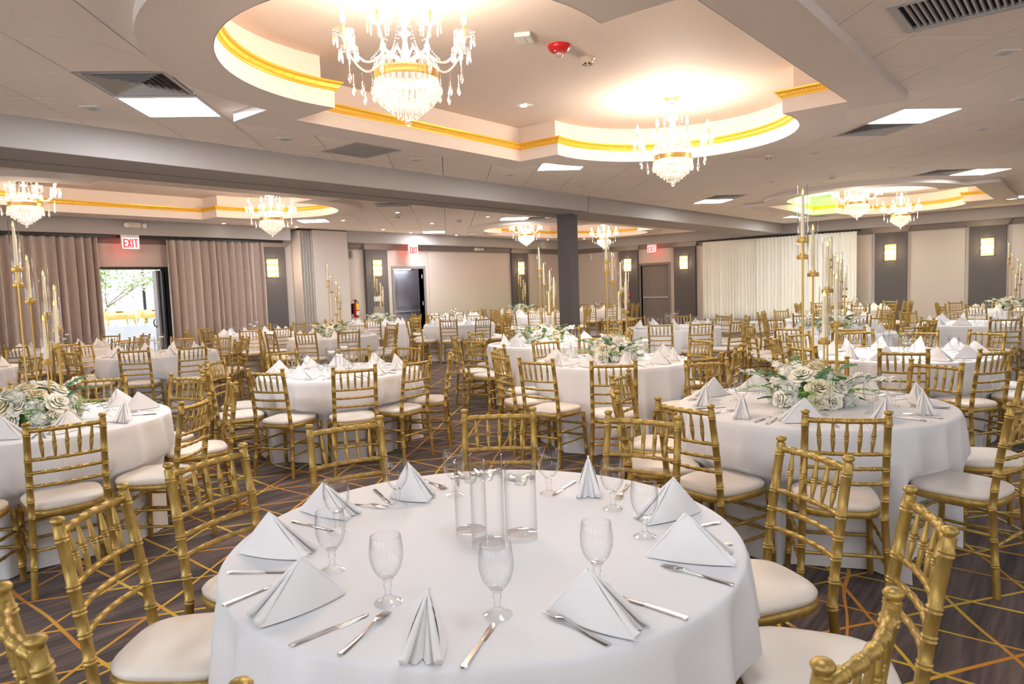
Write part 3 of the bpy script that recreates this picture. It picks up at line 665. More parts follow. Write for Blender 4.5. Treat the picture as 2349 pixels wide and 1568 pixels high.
exit_sign((5.65, 14.13, 2.725), 0, 'lit EXIT sign above open patio door between curtains'); exit_sign((12.86, 14.13, 2.725), 0, 'lit EXIT sign above grey panelled door'); exit_sign((20.38, 11.0, 2.725), -pi/2, 'lit EXIT sign above right exit door near column')
def emergency(loc, rz, lb):
    e = empty('emergency_light', loc, rz, lb, 'emergency light')
    b = MB(); b.box(-.12, -.06, -.05, .12, 0, .05, .01); b.build('battery_box', M['offwhite'], e, False)
    for s in (-1, 1):
        b = MB(); b.tube([(s*.12, -.03, .02), (s*.15, -.05, .02)], .012, 8); b.tube([(s*.15, -.03, .0), (s*.165, -.10, -.01)], [.028, .045], 14); b.build('lamp_head', M['white'], e)
emergency((5.72, 14.1, 2.94), 0, 'twin-head emergency light on soffit above patio door exit sign'); emergency((15.76, 14.45, 2.71), 0, 'twin-head emergency light on wall left of column')
e = empty('wall_speaker', (11.10, 14.5, 2.38), 0, 'white oval speaker on wall right of partition', 'speaker')
b = MB(); b.box(-.055, -.09, 0, .055, 0, .2, .03); b.build('cabinet', M['white'], e); b = MB(); b.box(-.04, -.095, .02, .04, -.088, .18, .003); b.build('grille', M['vent'], e)
e = empty('wall_speaker', (20.7, 13.56, 2.36), -pi/2, 'white oval speaker on wall right of column', 'speaker')
b = MB(); b.box(-.055, -.09, 0, .055, 0, .22, .03); b.build('cabinet', M['white'], e); b = MB(); b.box(-.04, -.095, .02, .04, -.088, .2, .003); b.build('grille', M['vent'], e)
e = empty('light_switch_panel', (11.83, yv, 1.27), 0, 'white panel of six light switches on charcoal pilaster', 'light switch')
b = MB(); b.box(-.15, -.008, 0, .15, 0, .125, .003); b.build('plate', M['white'], e, False)
for k in range(6): b = MB(); b.box(-.125+k*.044, -.014, .03, -.10+k*.044, -.006, .095, .002); b.build('switch', M['white'], e, False)
e = empty('access_panel', (11.83, yv, .78), 0, 'grey metal access panel below light switches', 'access panel')
b = MB(); b.box(-.18, -.01, 0, .18, 0, .35, .003); b.build('frame', M['door'], e, False); b = MB(); b.box(-.15, -.016, .03, .15, -.008, .32, .002); b.build('door_leaf', M['door'], e, False)
e = empty('fire_alarm_pull', (xu, 12.01, 1.08), -pi/2, 'red fire alarm pull station on pilaster behind candelabra', 'alarm')
b = MB(); b.box(-.05, -.045, 0, .05, 0, .15, .006); b.build('box', M['red'], e, False); b = MB(); b.box(-.035, -.055, .04, .035, -.044, .07, .003); b.build('handle', M['white'], e, False)
e = empty('fire_extinguisher', (11.04, 14.35, .88), 0, 'red fire extinguisher with yellow tag on wall beside partition', 'fire extinguisher')
b = MB(); b.lathe([(.001, 0), (.055, .004), (.062, .02), (.062, .33), (.05, .37), (.022, .39), (.02, .41)], 20); b.build('cylinder', M['red'], e)
b = MB(); b.box(-.02, -.02, .40, .02, .02, .45, .004); b.box(-.09, -.012, .45, .02, .012, .462, .003); b.box(-.07, -.012, .425, .0, .012, .435, .003); b.build('valve', M['black'], e, False)
b = MB(); b.tube([(.02, 0, .43), (.07, -.01, .40), (.078, -.01, .25), (.07, -.01, .10)], .009, 8); b.build('hose', M['black'], e)
b = MB(); b.box(-.035, -.069, .20, .04, -.062, .36, .001); b.build('tag', M['yellow'], e, False); b = MB(); b.box(-.04, -.068, .07, .04, -.061, .17, .001); b.build('instruction_label', M['white'], e, False)
b = MB(); b.box(-.03, .06, .1, .03, .14, .36, .002); b.build('bracket', M['black'], e, False)

# folding partition
e = empty('folding_partition', (9.35, 14.12, 0), 0, 'pale folding partition stack standing between curtain wall and grey door', 'partition')
b = MB(); b.box(.36, 0, .01, 1.36, .09, 3.02, .006); b.build('panel', M['light_part'], e, False)
for k in range(9):
    b = MB(); x = .02 + k*.038; b.box(x, .01 + .012*(k % 2), .01, x+.016, .35, 3.0, .004); b.build('pleat', M['pleat' if k % 2 else 'light_part'], e, False)
b = MB(); b.box(-.02, .03, 3.0, 1.37, .07, 3.04); b.build('track', M['black'], e, False)

# curtains
def pleated(name, p0, p1, z0, z1, n, amp, mt, parent=None, seed=0, gather=.35, sub=12):
    rnd = random.Random(seed); P0, P1 = Vector(p0), Vector(p1); L = (P1-P0).length; d = (P1-P0)/L; nn = Vector((-d.y, d.x))
    ws = [rnd.uniform(.7, 1.3) for _ in range(n)]; s = sum(ws); ws = [x/s for x in ws]; ap = [rnd.uniform(.6, 1.2) for _ in range(n)]
    cols = []; acc = 0
    for k in range(n):
        for q in range(sub):
            t = acc + ws[k]*q/sub; cols.append((t, amp*ap[k]*(-cos(2*pi*q/sub)) , k, q/sub))
        acc += ws[k]
    cols.append((1, -amp, n-1, 1)); b = MB(); zs = [0, .02, .04, .1, .3, .6, .85, 1]
    vs = []
    for t, off, k, ph in cols:
        for z in zs:
            a = off*(gather+(1-gather)*min(1, z*4+.2)); sway = .012*sin(k*1.7+z*3)*z
            p = P0 + d*(t*L + sway) + nn*a; vs.append((p.x, p.y, z1+(z0-z1)*z))
    N = len(zs); fs = [(i*N+j, (i+1)*N+j, (i+1)*N+j+1, i*N+j+1) for i in range(len(cols)-1) for j in range(N-1)]
    b.add(vs, fs); o = b.build(name, mt, parent, True, 80); md = o.modifiers.new('s', 'SOLIDIFY'); md.thickness = .003; return o
o = pleated('curtain', (1.2, 14.27), (5.10, 14.27), .02, 2.70, 26, .10, M['curtain'], None, 3, .6); tag(o, 'taupe slubbed curtain left of open patio door', 'curtain')
o = pleated('curtain', (6.36, 14.27), (8.47, 14.27), .02, 2.70, 14, .10, M['curtain'], None, 5, .6); tag(o, 'taupe slubbed curtain between patio door and charcoal pilaster', 'curtain')
b = MB(); b.box(-1, 14.24, 2.705, 9.0, 14.30, 2.755); tag(b.build('curtain_track', M['black'], None, False), 'long black curtain track under left soffit', 'curtain track')
o = pleated('backdrop_drape', (20.25, 9.20), (20.25, 4.85), .30, 2.70, 46, .03, M['drape'], None, 9, .5, 10); tag(o, 'white pleated backdrop drape hanging behind low stage', 'drape')
b = MB(); b.tube([(20.25, 9.3, 2.71), (20.25, 4.75, 2.71)], .02, 8); tag(b.build('drape_rod', M['black']), 'dark rod carrying white backdrop drape', 'rod')
# stage and dance floor
e = empty('stage_riser', (19.75, 7.0, 0), 0, 'low white-skirted stage riser in front of white drape', 'stage')
b = MB(); b.box(-.5, -2.35, .27, .45, 2.35, .3, .006); b.build('deck', M['cloth'], e, False)
o = pleated('skirt', (-.49, -2.33), (-.49, 2.33), .005, .285, 60, .008, M['cloth'], e, 4, .6, 6)
b = MB(); b.box(-.45, -2.3, .0, .4, 2.3, .27); b.build('base', M['cloth'], e, False)
e = empty('dance_floor', (15.0, 6.7, 0), 0, 'pale wood dance floor panels laid on carpet before stage', 'dance floor')
b = MB(); b.box(-.449, -.449, 0, .449, .449, .018, .002); pn = b.mesh('floor_panel', M['dance'], False)
for i in range(5):
    for j in range(4): inst(pn, e, (-1.8+i*.9+.35, -1.4+j*.9, .001), name='floor_panel')

# ------------------------------------------------------------------ doors
d1 = empty('door_1', (D1[0], V1, 0)); d1['kind'] = 'structure'; wdt = D1[1]-D1[0]
b = MB(); b.box(-.05, -.02, 0, 0, .2, 2.17); b.box(wdt, -.02, 0, wdt+.05, .2, 2.17); b.box(0, -.02, 2.12, wdt, .2, 2.17); b.build('frame', M['black'], d1, False)
b = MB(); b.box(wdt-.075, -.02, .02, wdt-.03, .36, 2.10, .003); b.build('door_leaf', M['black'], d1, False)
b = MB(); b.box(wdt-.125, .12, .02, wdt-.080, .30, 2.10, .003); b.build('steel_leaf', M['doorframe'], d1, False)
b = MB(); b.tube([(wdt-.12, .25, .95), (wdt-.17, .24, .98), (wdt-.19, .23, 1.05), (wdt-.17, .22, 1.12)], .012, 8); b.build('handle', M['black'], d1)
d2 = empty('door_2', (D2[0], V1, 0)); d2['kind'] = 'structure'; wdt = D2[1]-D2[0]
b = MB(); b.box(-.07, -.025, 0, .0, .2, 2.19, .004); b.box(wdt, -.025, 0, wdt+.07, .2, 2.19, .004); b.box(0, -.025, 2.12, wdt, .2, 2.19, .004); b.build('frame', M['doorframe'], d2, False)
leaf = MB(); leaf.box(.78, .95, .01, wdt+.78, 1.0, 2.10, .003); lf = leaf.build('door_leaf', M['door'], d2, False)
for x0, x1 in ((.88, 1.28), (1.38, 1.78)):
    for z0, z1 in ((.15, .80), (1.02, 1.92)):
        b = MB(); b.box(x0, .938, z0, x1, .951, z1, .005); b.box(x0+.04, .928, z0+.04, x1-.04, .94, z1-.04, .004); b.build('door_panel', M['door'], lf, False)
b = MB(); b.box(.82, .90, .90, 1.78, .93, .93, .004); b.box(.80, .91, .88, .86, .94, .96, .004); b.box(1.74, .90, .87, 1.82, .94, .97, .004); b.build('panic_bar', M['vent'], lf, False)
b = MB(); b.box(-.2, .2, -.0, -.15, 1.6, 2.6); b.box(wdt+1.1, .2, 0, wdt+1.15, 1.6, 2.6); b.box(-.2, 1.6, 0, wdt+1.15, 1.65, 2.6); b.box(-.2, .2, 2.55, wdt+1.15, 1.65, 2.6); b.box(-.2, .2, -.05, wdt+1.15, 1.65, 0); b.build('corridor', M['wall'], d2, False)
b = MB(); b.box(0.5, .5, 2.45, 1.25, .56, 2.49, .004); b.build('corridor_lamp', M['tube'], d2, False)
b = MB(); b.box(.70, .80, 2.125, 1.35, .86, 2.16, .004); b.build('lit_fixture', M['tube'], d2, False)
b = MB()
for z in (.3, 1.1, 1.85): b.tube([(wdt-.02, .04, z), (wdt-.02, .04, z+.11)], .012, 8)
b.build('hinge', M['vent'], d2)
d3 = empty('door_3', (U1, D3[0], 0)); d3['kind'] = 'structure'; wdt = D3[1]-D3[0]
b = MB(); b.box(-.012, -.09, 0, .14, 0.0, 2.16, .004); b.box(-.012, wdt, 0, .14, wdt+.09, 2.16, .004); b.box(-.012, 0, 2.08, .14, wdt, 2.16, .004); b.build('frame', M['door3'], d3, False)
b = MB(); b.box(.09, .0, .01, .13, wdt, 2.08, .003); l3 = b.build('door_leaf', M['door3'], d3, False)
b = MB(); b.box(.03, .05, 1.0, .06, wdt-.05, 1.045, .006); b.box(.05, .04, .99, .10, .12, 1.055, .006); b.box(.05, wdt-.12, .99, .10, wdt-.04, 1.055, .006); b.build('panic_bar', M['vent'], l3, False)
b = MB(); b.box(.2, -.1, 0, .22, wdt+.1, 2.3); b.build('backing', M['black'], d3, False)

# ------------------------------------------------------------------ outside the patio door
b = MB(); b.box(1.5, 14.7, -.05, 14, 24, .02); tag(b.build('patio', M['paving'], None, False), None, None, None, 'structure')
e = empty('patio_fence', (9.5, 20.2, 0), 0, 'white horizontal board fence beyond open patio door', 'fence')
b = MB(); b.box(-4.5, 0, 0, 4.5, .03, .235, .004); bd = b.mesh('board', M['fence'], False)
for k in range(12): inst(bd, e, (0, 0, .05+k*.25), name='board')
for x in (-2.85, -1.2, 1.5): b = MB(); b.box(x, -.05, 0, x+.06, 0, 3.1, .003); b.build('post', M['black' if x > -2 and x < 0 else 'fence'], e, False)
e = empty('buffet_table', (6.4, 16.6, 0), 0, 'long buffet table under pale blue-white cloth outside patio door', 'table')
b = MB(); b.box(-1.6, -.38, .95, 1.6, .38, .975, .006); b.build('tabletop', M['bluecloth'], e, False)
o = pleated('table_skirt', (-1.6, -.38), (1.6, -.38), .03, .97, 18, .012, M['bluecloth'], e, 12, .4, 8)
b = MB(); b.box(-1.58, -.36, .03, 1.58, .36, .95); b.build('base', M['bluecloth'], e, False)
def chafing(u, lb):
    e = empty('chafing_dish', (u, 16.5, .975), .12, lb, 'chafing dish', 'gold chafing dishes')
    b = MB(); b.grid(lambda s, t: (-.30+.60*t, -.17*cos(s*pi), .17+.15*sin(s*pi)), 12, 2)
    for x in (-.30, .30): b.add([(x, -.17*cos(k*pi/11), .17+.15*sin(k*pi/11)) for k in range(12)], [tuple(range(12))])
    b.build('roll_top_lid', M['chafe'], e)
    b = MB(); b.box(-.31, -.18, .13, .31, .18, .175, .006); b.build('pan', M['chafe'], e, False)
    for x in (-.28, .28):
        for y in (-.15, .15): b = MB(); b.tube([(x*1.08, y*1.1, 0), (x*1.02, y*1.05, .06), (x, y, .14)], [.012, .015, .02], 8); b.build('leg', M['chafe'], e)
    b = MB(); b.tube([(-.10, -.17, .20), (-.10, -.20, .23), (.10, -.20, .23), (.10, -.17, .20)], .007, 6); b.build('handle', M['chafe'], e)
    b = MB(); b.box(-.08, -.12, .30, .08, -.02, .318, .003); b.build('vent_plate', M['steel'], e, False)
chafing(6.22, 'gold roll-top chafing dish, left one in patio doorway'); chafing(6.98, 'gold roll-top chafing dish, right one in patio doorway'); chafing(5.45, 'gold roll-top chafing dish half hidden by left curtain')
# ------------------------------------------------------------------ foliage pieces
def leaf_mesh(name, L, W, mt, fold=.18, round_=False):
    b = MB(); n = 6
    def fn(s, t):
        y = L*t; w_ = W*(sin(pi*min(1, t*1.0))**(.55 if round_ else .8))*(s-.5)
        return (w_, y, fold*abs(s-.5)*W*1.4 - L*.25*t*t)
    b.grid(fn, 3, n); return b.mesh(name, mt, True, 80)
leafm = leaf_mesh('leaf', .075, .042, M['leaf']); leafl = leaf_mesh('leaf', .06, .022, M['leafl']); leafr = leaf_mesh('leaf', .032, .034, M['leafb'], .1, True)
def sprig_mesh(kind):
    b = MB(); rnd = random.Random(3 if kind else 5); N = 9
    pts = [Vector((0, .022*k, .035*sin(k/N*2.2)-.0012*k*k)) for k in range(N)]; b.tube(pts, [.0025*(1-.08*k) for k in range(N)], 5)
    b.cur = 1
    for k in range(1, N):
        for s in (-1, 1):
            src = leafr if kind else leafl; me = src; a = s*(1.1-.05*k); sc = (1.15-.06*k)*(1 if kind else .8)
            R = Matrix.Translation(pts[k]) @ Matrix.Rotation(a, 4, 'Z') @ Matrix.Rotation(rnd.uniform(-.5, .5), 4, 'Y') @ Matrix.Scale(sc, 4)
            b.add([R @ v.co for v in me.vertices], [tuple(p.vertices) for p in me.polygons])
    return b.mesh('sprig', [M['stem'], M['leafb'] if kind else M['leafl']], True, 80)
spr_e, spr_l = sprig_mesh(1), sprig_mesh(0)
def petal_pts(b, base, az, tilt, L, W, cup, n=7):
    R = Matrix.Translation(base) @ Matrix.Rotation(az, 4, 'Z') @ Matrix.Rotation(-tilt, 4, 'X')
    def fn(s, t):
        x = (s-.5)*W*(sin(pi*(.14+.66*t))**.6); y = L*t*(1-.10*(abs(s-.5)*2)**2*t); z = cup*(abs(s-.5)*2)**2*W*.42 + .30*L*sin(t*pi*.8)*-.3 - .9*L*max(0, t-.72)**1.4
        return R @ Vector((x, y, z))
    b.grid(fn, 7, n)
def rose_mesh(mt, seed):
    b = MB(); rnd = random.Random(seed)
    for ring, (n, R0, R1, H, sp) in enumerate(((3, .002, .005, .047, 75), (3, .005, .011, .046, 70), (4, .009, .018, .043, 60), (5, .014, .028, .038, 52), (5, .019, .039, .030, 50), (6, .022, .050, .018, 44))):
        for k in range(n):
            az = 2*pi*k/n + ring*.9 + rnd.uniform(-.15, .15); hj = rnd.uniform(.92, 1.06); curl = .001 + .0022*ring; tw = rnd.uniform(.0, .003)
            def fn(s_, t):
                q = 2*s_-1; a = az + radians(sp)*q*(.55+.45*sin(pi*min(1, .25+t*.6))); tt = t*(1-.22*abs(q)**2.5)
                R = R0 + (R1-R0)*tt**.8 + curl*max(0, tt-.75)*8*.5 + tw*q; z = H*hj*sin(tt*pi/2*.98) - curl*max(0, tt-.8)*6*.4 - (.004 if ring > 3 else 0)*q*q
                return (R*cos(a), R*sin(a), z)
            b.grid(fn, 7, 6)
    return b.mesh('rose', mt, True, 80)
roseA, roseB = rose_mesh(M['petal'], 1), rose_mesh(M['petalc'], 2)
def blossom(b, c, nrm, s, np_=5):
    q = Vector((0, 0, 1)).rotation_difference(Vector(nrm).normalized()).to_matrix().to_4x4()
    for k in range(np_):
        R = Matrix.Translation(c) @ q @ Matrix.Rotation(2*pi*k/np_, 4, 'Z')
        w_ = .80 if np_ == 5 else .98
        P = [R @ Vector(p) for p in ((0, .04*s, 0), (-.22*s*w_, .35*s, .06*s), (-.40*s*w_, .68*s, .14*s), (-.20*s*w_, .97*s, .10*s), (0, .90*s, .05*s), (.20*s*w_, .97*s, .10*s), (.40*s*w_, .68*s, .14*s), (.22*s*w_, .35*s, .06*s), (0, .55*s, .02*s))]
        b.add(P, [(0, 8, 2, 1), (8, 4, 3, 2), (8, 6, 5, 4), (0, 7, 6, 8)])
def hydr_mesh():
    b = MB(); rnd = random.Random(8)
    b.lathe([(.001, -.02), (.034, -.01), (.040, .008), (.030, .026), (.001, .036)], 10)
    for k in range(34):
        z = rnd.uniform(-.1, 1); a = k*2.39996; r = sqrt(max(0, 1-z*z)); nv = Vector((r*cos(a), r*sin(a), z)); blossom(b, nv*rnd.uniform(.042, .050), nv + Vector((rnd.uniform(-.45, .45), rnd.uniform(-.45, .45), rnd.uniform(-.3, .3))), rnd.uniform(.015, .019), 4)
    return b.mesh('hydrangea', M['petalw'], True, 80)
hyd = hydr_mesh()
def branch_mesh():
    b = MB(); rnd = random.Random(9); pts = [Vector((.01*sin(k*1.3), .028*k, .045*sin(k/9*2.4))) for k in range(9)]; b.tube(pts, .0018, 5); b.cur = 1
    for k in range(3, 9):
        for q in range(3): blossom(b, pts[k]+Vector((rnd.uniform(-.02, .02), rnd.uniform(-.01, .01), rnd.uniform(0, .015))), (rnd.uniform(-.8, .8), rnd.uniform(-.2, .6), 1), .019)
    return b.mesh('blossom_branch', [M['stem'], M['petalw']], True, 80)
brn = branch_mesh()
b = MB(); b.lathe([(.001, 0), (.12, 0), (.14, .03), (.125, .085), (.08, .13), (.001, .15)], 16); moss = b.mesh('foliage_base', M['leaf'])
def arrangement():
    e = empty('flower_arrangement'); rnd = random.Random(21); inst(moss, e, name='foliage_base')
    def surf(a, el, R=.155, H=.165): return Vector((R*cos(el)*cos(a), R*cos(el)*sin(a), .015+H*sin(el)))
    def place(me, p, sc, tilt=0, name=None, nrm=None):
        nv = nrm or Vector((p.x*1.0, p.y*1.0, p.z*1.1)); q = Vector((0, 0, 1)).rotation_difference(nv.normalized()) @ Matrix.Rotation(rnd.uniform(0, 6.28), 3, 'Z').to_quaternion()
        o = inst(me, e, p, (0, 0, 0), (sc,)*3, name); o.rotation_mode = 'QUATERNION'; o.rotation_quaternion = q
    k = 0
    for el, n in ((.08, 12), (.48, 10), (.88, 7), (1.25, 3)):
        for i in range(n):
            a = 2*pi*i/n + el*2 + rnd.uniform(-.15, .15); p = surf(a, el)
            if (k % 5) in (1, 3): place(hyd, p, rnd.uniform(.78, 1.0), name='hydrangea')
            else: place(roseB if k % 5 == 4 else roseA, p*1.02, rnd.uniform(.75, 1.12), name='rose')
            k += 1
    for i in range(20):
        a = i*2.4; el = rnd.uniform(.0, 1.1); p = surf(a, el, .175, .15)
        o = inst(leafm, e, p, (rnd.uniform(-.1, .7), rnd.uniform(-.6, .6), a-pi/2), (rnd.uniform(.6, .95),)*3, 'leaf')
    for i in range(6): a = i*1.05+.3; inst(spr_e, e, surf(a, .5, .13, .15), (.5+.2*(i % 3), 0, a-pi/2), (1,)*3, 'eucalyptus_sprig')
    for i in range(5): a = i*1.26+.8; inst(spr_l, e, surf(a, .3, .15, .15), (.25, 0, a-pi/2), (.9,)*3, 'green_sprig')
    for i, a in enumerate((.2, 2.9, 3.4, 5.9, 1.7)): inst(brn, e, surf(a, .35, .13, .14), (.15+.2*(i % 2), 0, a-pi/2), (1.0,)*3, 'blossom_branch')
    return e
ARR = arrangement()
# candelabra : seven rods in a descending spiral
def rod_mesh(h): b = MB(); b.tube([(0, 0, 0), (0, 0, h)], .0052, 8); return b.mesh('rod', M['stand'])
b = MB(); b.lathe([(.001, -.004), (.032, -.004), (.033, 0), (.033, .018), (.031, .021), (.016, .021), (.016, .034), (.001, .034)], 18); cupm = b.mesh('candle_cup', M['stand'], True, 30)
b = MB(); b.lathe([(.0115, .03), (.0105, .15), (.008, .265), (.005, .272), (.001, .274)], 10); tapm = b.mesh('taper_candle', M['taper'])
b = MB(); b.lathe([(.001, .270), (.0055, .277), (.0062, .285), (.003, .298), (.001, .306)], 8); flm = b.mesh('flame_tip', M['flame'])
b = MB(); b.lathe([(.028, .021), (.028, .324), (.0272, .325), (.0265, .323)], 20); hurm = b.mesh('glass_tube', M['glass'])
def candelabra():
    e = empty('candelabra'); b = MB(); b.lathe([(.001, 0), (.15, 0), (.15, .008), (.001, .010)], 24); b.build('base_plate', M['stand'], e)
    for k, z in enumerate((.955, .86, .755, .655, .56, .46, .365)):
        a = radians(205-47*k); x, y = .05+.10*cos(a), .10*sin(a); r = inst(rod_mesh(z), e, (x, y, .005), name='rod')
        c = inst(cupm, r, (0, 0, z), name='candle_cup'); inst(tapm, r, (0, 0, z), name='taper_candle'); inst(flm, r, (0, 0, z), name='flame_tip'); inst(hurm, r, (0, 0, z), name='glass_tube')
    return e
CAN = candelabra()
# blossoming tree in the patio
e = empty('blossom_tree', (6.35, 18.0, 0), 0, 'small white-blossoming tree with green leaves seen through patio door', 'tree')
rnd = random.Random(4); b = MB(); tips = []
def grow(p, d, r, dep):
    q = p + d*rnd.uniform(.35, .6); m_ = (p+q)/2 + Vector((rnd.uniform(-.06, .06), rnd.uniform(-.06, .06), 0)); b.tube([p, m_, q], [r, r*.85, r*.7], 6); tips.append((q, d))
    if dep == 0: return
    for _ in range(3 if dep > 2 else 2): nd = (d + Vector((rnd.uniform(-.8, .8), rnd.uniform(-.5, .5), rnd.uniform(-.3, .4)))).normalized(); grow(q, nd, r*.65, dep-1)
grow(Vector((-.35, 0, 0)), Vector((.0, 0, 1)), .03, 5); grow(Vector((.05, .1, .9)), Vector((.35, 0, .8)), .02, 4); b.build('trunk', M['bark'], e)
b = MB(); c2 = MB()
for q, d in tips:
    if q.z < .8: continue
    for _ in range(26):
        p = q + Vector((rnd.gauss(0, .10), rnd.gauss(0, .10), rnd.gauss(0, .10))); R = Matrix.Translation(p) @ Matrix.Rotation(rnd.uniform(0, 6.3), 4, 'Z') @ Matrix.Rotation(rnd.uniform(-1.2, 1.2), 4, 'X')
        if rnd.random() < .45: b.add([R @ Vector(x) for x in ((0, 0, 0), (.022, .035, 0), (0, .075, 0), (-.022, .035, 0))], [(0, 1, 2, 3)])
        else: blossom(c2, p, (rnd.uniform(-1, 1), rnd.uniform(-1, 1), 1), .03)
o = b.build('leaves', M['leafl'], e, False); o['kind'] = 'stuff'; o = c2.build('blossoms', M['petalw'], e, False); o['kind'] = 'stuff'
e = empty('patio_shrub', (7.6, 17.55, 0), 0, 'low green shrub behind buffet table outside patio door', 'shrub'); b = MB()
for _ in range(420):
    p = Vector((rnd.gauss(0, .45), max(-.55, min(.55, rnd.gauss(0, .2))), rnd.uniform(.2, 1.12))); R = Matrix.Translation(p) @ Matrix.Rotation(rnd.uniform(0, 6.3), 4, 'Z') @ Matrix.Rotation(rnd.uniform(-1, 1), 4, 'X'); b.add([R @ Vector(x) for x in ((0, 0, 0), (.02, .05, 0), (0, .11, 0), (-.02, .05, 0))], [(0, 1, 2, 3)])
o = b.build('leaves', M['leafl'], e, False); o['kind'] = 'stuff'
b = MB()
for k in range(7): b.tube([(0, 0, 0), (rnd.uniform(-.3, .3), rnd.uniform(-.15, .15), .7)], .01, 5)
b.build('stems', M['bark'], e)

# ------------------------------------------------------------------ chair
def bamboo(b, pts, r, rings, n=10, bulge=1.24):
    # pts: polyline; rings: fractions of its length
    P = [Vector(p) for p in pts]; L = [0]
    for i in range(1, len(P)): L.append(L[-1] + (P[i]-P[i-1]).length)
    tot = L[-1]
    def at(s):
        s = max(0, min(tot, s))
        for i in range(1, len(P)):
            if s <= L[i] + 1e-9: return P[i-1].lerp(P[i], (s-L[i-1])/max(1e-9, L[i]-L[i-1]))
        return P[-1]
    st = [(0, r)] + [(l_, r) for l_ in L[1:-1]] + [(tot, r)]
    for f in rings:
        c = f*tot
        for dc in (-.0055, .0055): st += [(c+dc-.0045, r), (c+dc, r*bulge), (c+dc+.0045, r)]
    st = sorted(s for s in st if -1e-6 <= s[0] <= tot+1e-6)
    b.tube([at(s) for s, _ in st], [q for _, q in st], n)
def post_x(z): return (.193-.020*min(1, z/.42)) if z < .42 else (.173-.003*(z-.42)/.5)
def post_y(z): return .035+.035*(z/.42) if z < .42 else .070*(1-((z-.42)/.5)**1.3)
def make_chair(simple=False):
    e = empty('banquet_chair')
    G = MB() if simple else None
    def part(name, fn):
        if simple: fn(G)
        else: b = MB(); fn(b); b.build(name, M['gold'], e, True, 50)
    N = 6 if simple else 10
    for s in (-1, 1):
        def post(b):
            zs = [0, .14, .28, .42, .54, .66, .78, .90]; bamboo(b, [(s*post_x(z), post_y(z), z) for z in zs], .0165, () if simple else (.17, .30, .46, .56, .645, .72, .80, .955), N)
            b.lathe([(.0165, .895), (.012, .901), (.014, .906), (.0195, .911), (.020, .917), (.015, .923), (.001, .925)], N, (s*post_x(.9), post_y(.9), 0))
        part('back_post', post)
        def fl(b): bamboo(b, [(s*.198, .462, 0), (s*.192, .450, .20), (s*.186, .442, .41)], .0155, () if simple else (.22, .45, .68, .90), N)
        part('front_leg', fl)
        for z in (.29, .19):
            def ss(b): bamboo(b, [(s*post_x(z), post_y(z), z), (s*.190, .452, z)], .0085, () if simple else (.2, .42, .64, .86), max(5, N-2))
            part('side_stretcher', ss)
    def bow(z, dy, k=7): return [(-post_x(z)+2*post_x(z)*t/(k-1), post_y(z)-dy*sin(pi*t/(k-1)), z) for t in range(k)]
    for nm, z, r in (('top_rail', .877, .0125), ('back_rail', .722, .0095), ('back_rail', .652, .0095), ('back_rail', .580, .0095)):
        part(nm, lambda b: bamboo(b, bow(z, .024), r, () if simple else (.17, .335, .5, .665, .83), max(6, N-2)))
    for k in range(5):
        x = -.112+.056*k
        def sp(b):
            t = (x/.173+1)/2; dy = .024*sin(pi*t); p0 = Vector((x*.96, post_y(.722)-dy, .725)); p1 = Vector((x*1.04, post_y(.877)-dy, .870))
            st = ((0, .0045), (.12, .0065), (.38, .0105), (.42, .0085), (.44, .0115), (.47, .0085), (.50, .0115), (.53, .0085), (.56, .0115), (.60, .0100), (.86, .0062), (1, .0048))
            if simple: st = ((0, .005), (.5, .010), (1, .005))
            b.tube([p0.lerp(p1, t_) for t_, _ in st], [r for _, r in st], max(5, N-2))
        part('spindle', sp)
    for z in (.30, .20): part('front_stretcher', lambda b: bamboo(b, [(-.19, .452, z), (.19, .452, z)], .0085, () if simple else (.2, .4, .6, .8), max(5, N-2)))
    part('rear_stretcher', lambda b: bamboo(b, [(-post_x(.24), post_y(.24), .24), (post_x(.24), post_y(.24), .24)], .0085, () if simple else (.2, .4, .6, .8), max(5, N-2)))
    def outline(off, n=32):
        pts = []
        for k in range(n):
            a = 2*pi*k/n; c, s_ = cos(a), sin(a); sx = abs(c)**.55*(1 if c > 0 else -1); sy = abs(s_)**.55*(1 if s_ > 0 else -1)
            y = .268+(.200+off)*sy; wd = .176+.030*((sy+1)/2); pts.append(((wd+off)*sx, y+.012*(1-sx*sx)*(1 if sy > 0 else 0)))
        return pts
    def sf(b):
        lp = [(outline(-.03), .405), (outline(-.004), .405), (outline(.0), .412), (outline(.0), .432), (outline(-.006), .438), (outline(-.03), .438)]; n = 32
        b.add([(x, y, z) for L_, z in lp for x, y in L_], [(j*n+i, j*n+(i+1) % n, (j+1)*n+(i+1) % n, (j+1)*n+i) for j in range(len(lp)-1) for i in range(n)])
    part('seat_frame', sf)
    if simple: G.build('frame', M['gold'], e, True, 50)
    b = MB(); n = 32; lp = [(outline(-.03), .432), (outline(-.012), .434), (outline(-.004), .445), (outline(-.002), .458), (outline(-.012), .470), (outline(-.035), .477), (outline(-.08), .482), (outline(-.13), .484)]
    b.add([(x, y, z) for L_, z in lp for x, y in L_], [(j*n+i, j*n+(i+1) % n, (j+1)*n+(i+1) % n, (j+1)*n+i) for j in range(len(lp)-1) for i in range(n)] + [tuple((len(lp)-1)*n+i for i in range(n))])
    b.build('seat_pad', M['pad'], e, True, 60)
    return e
CHAIR, CHAIR_S = make_chair(), make_chair(True)

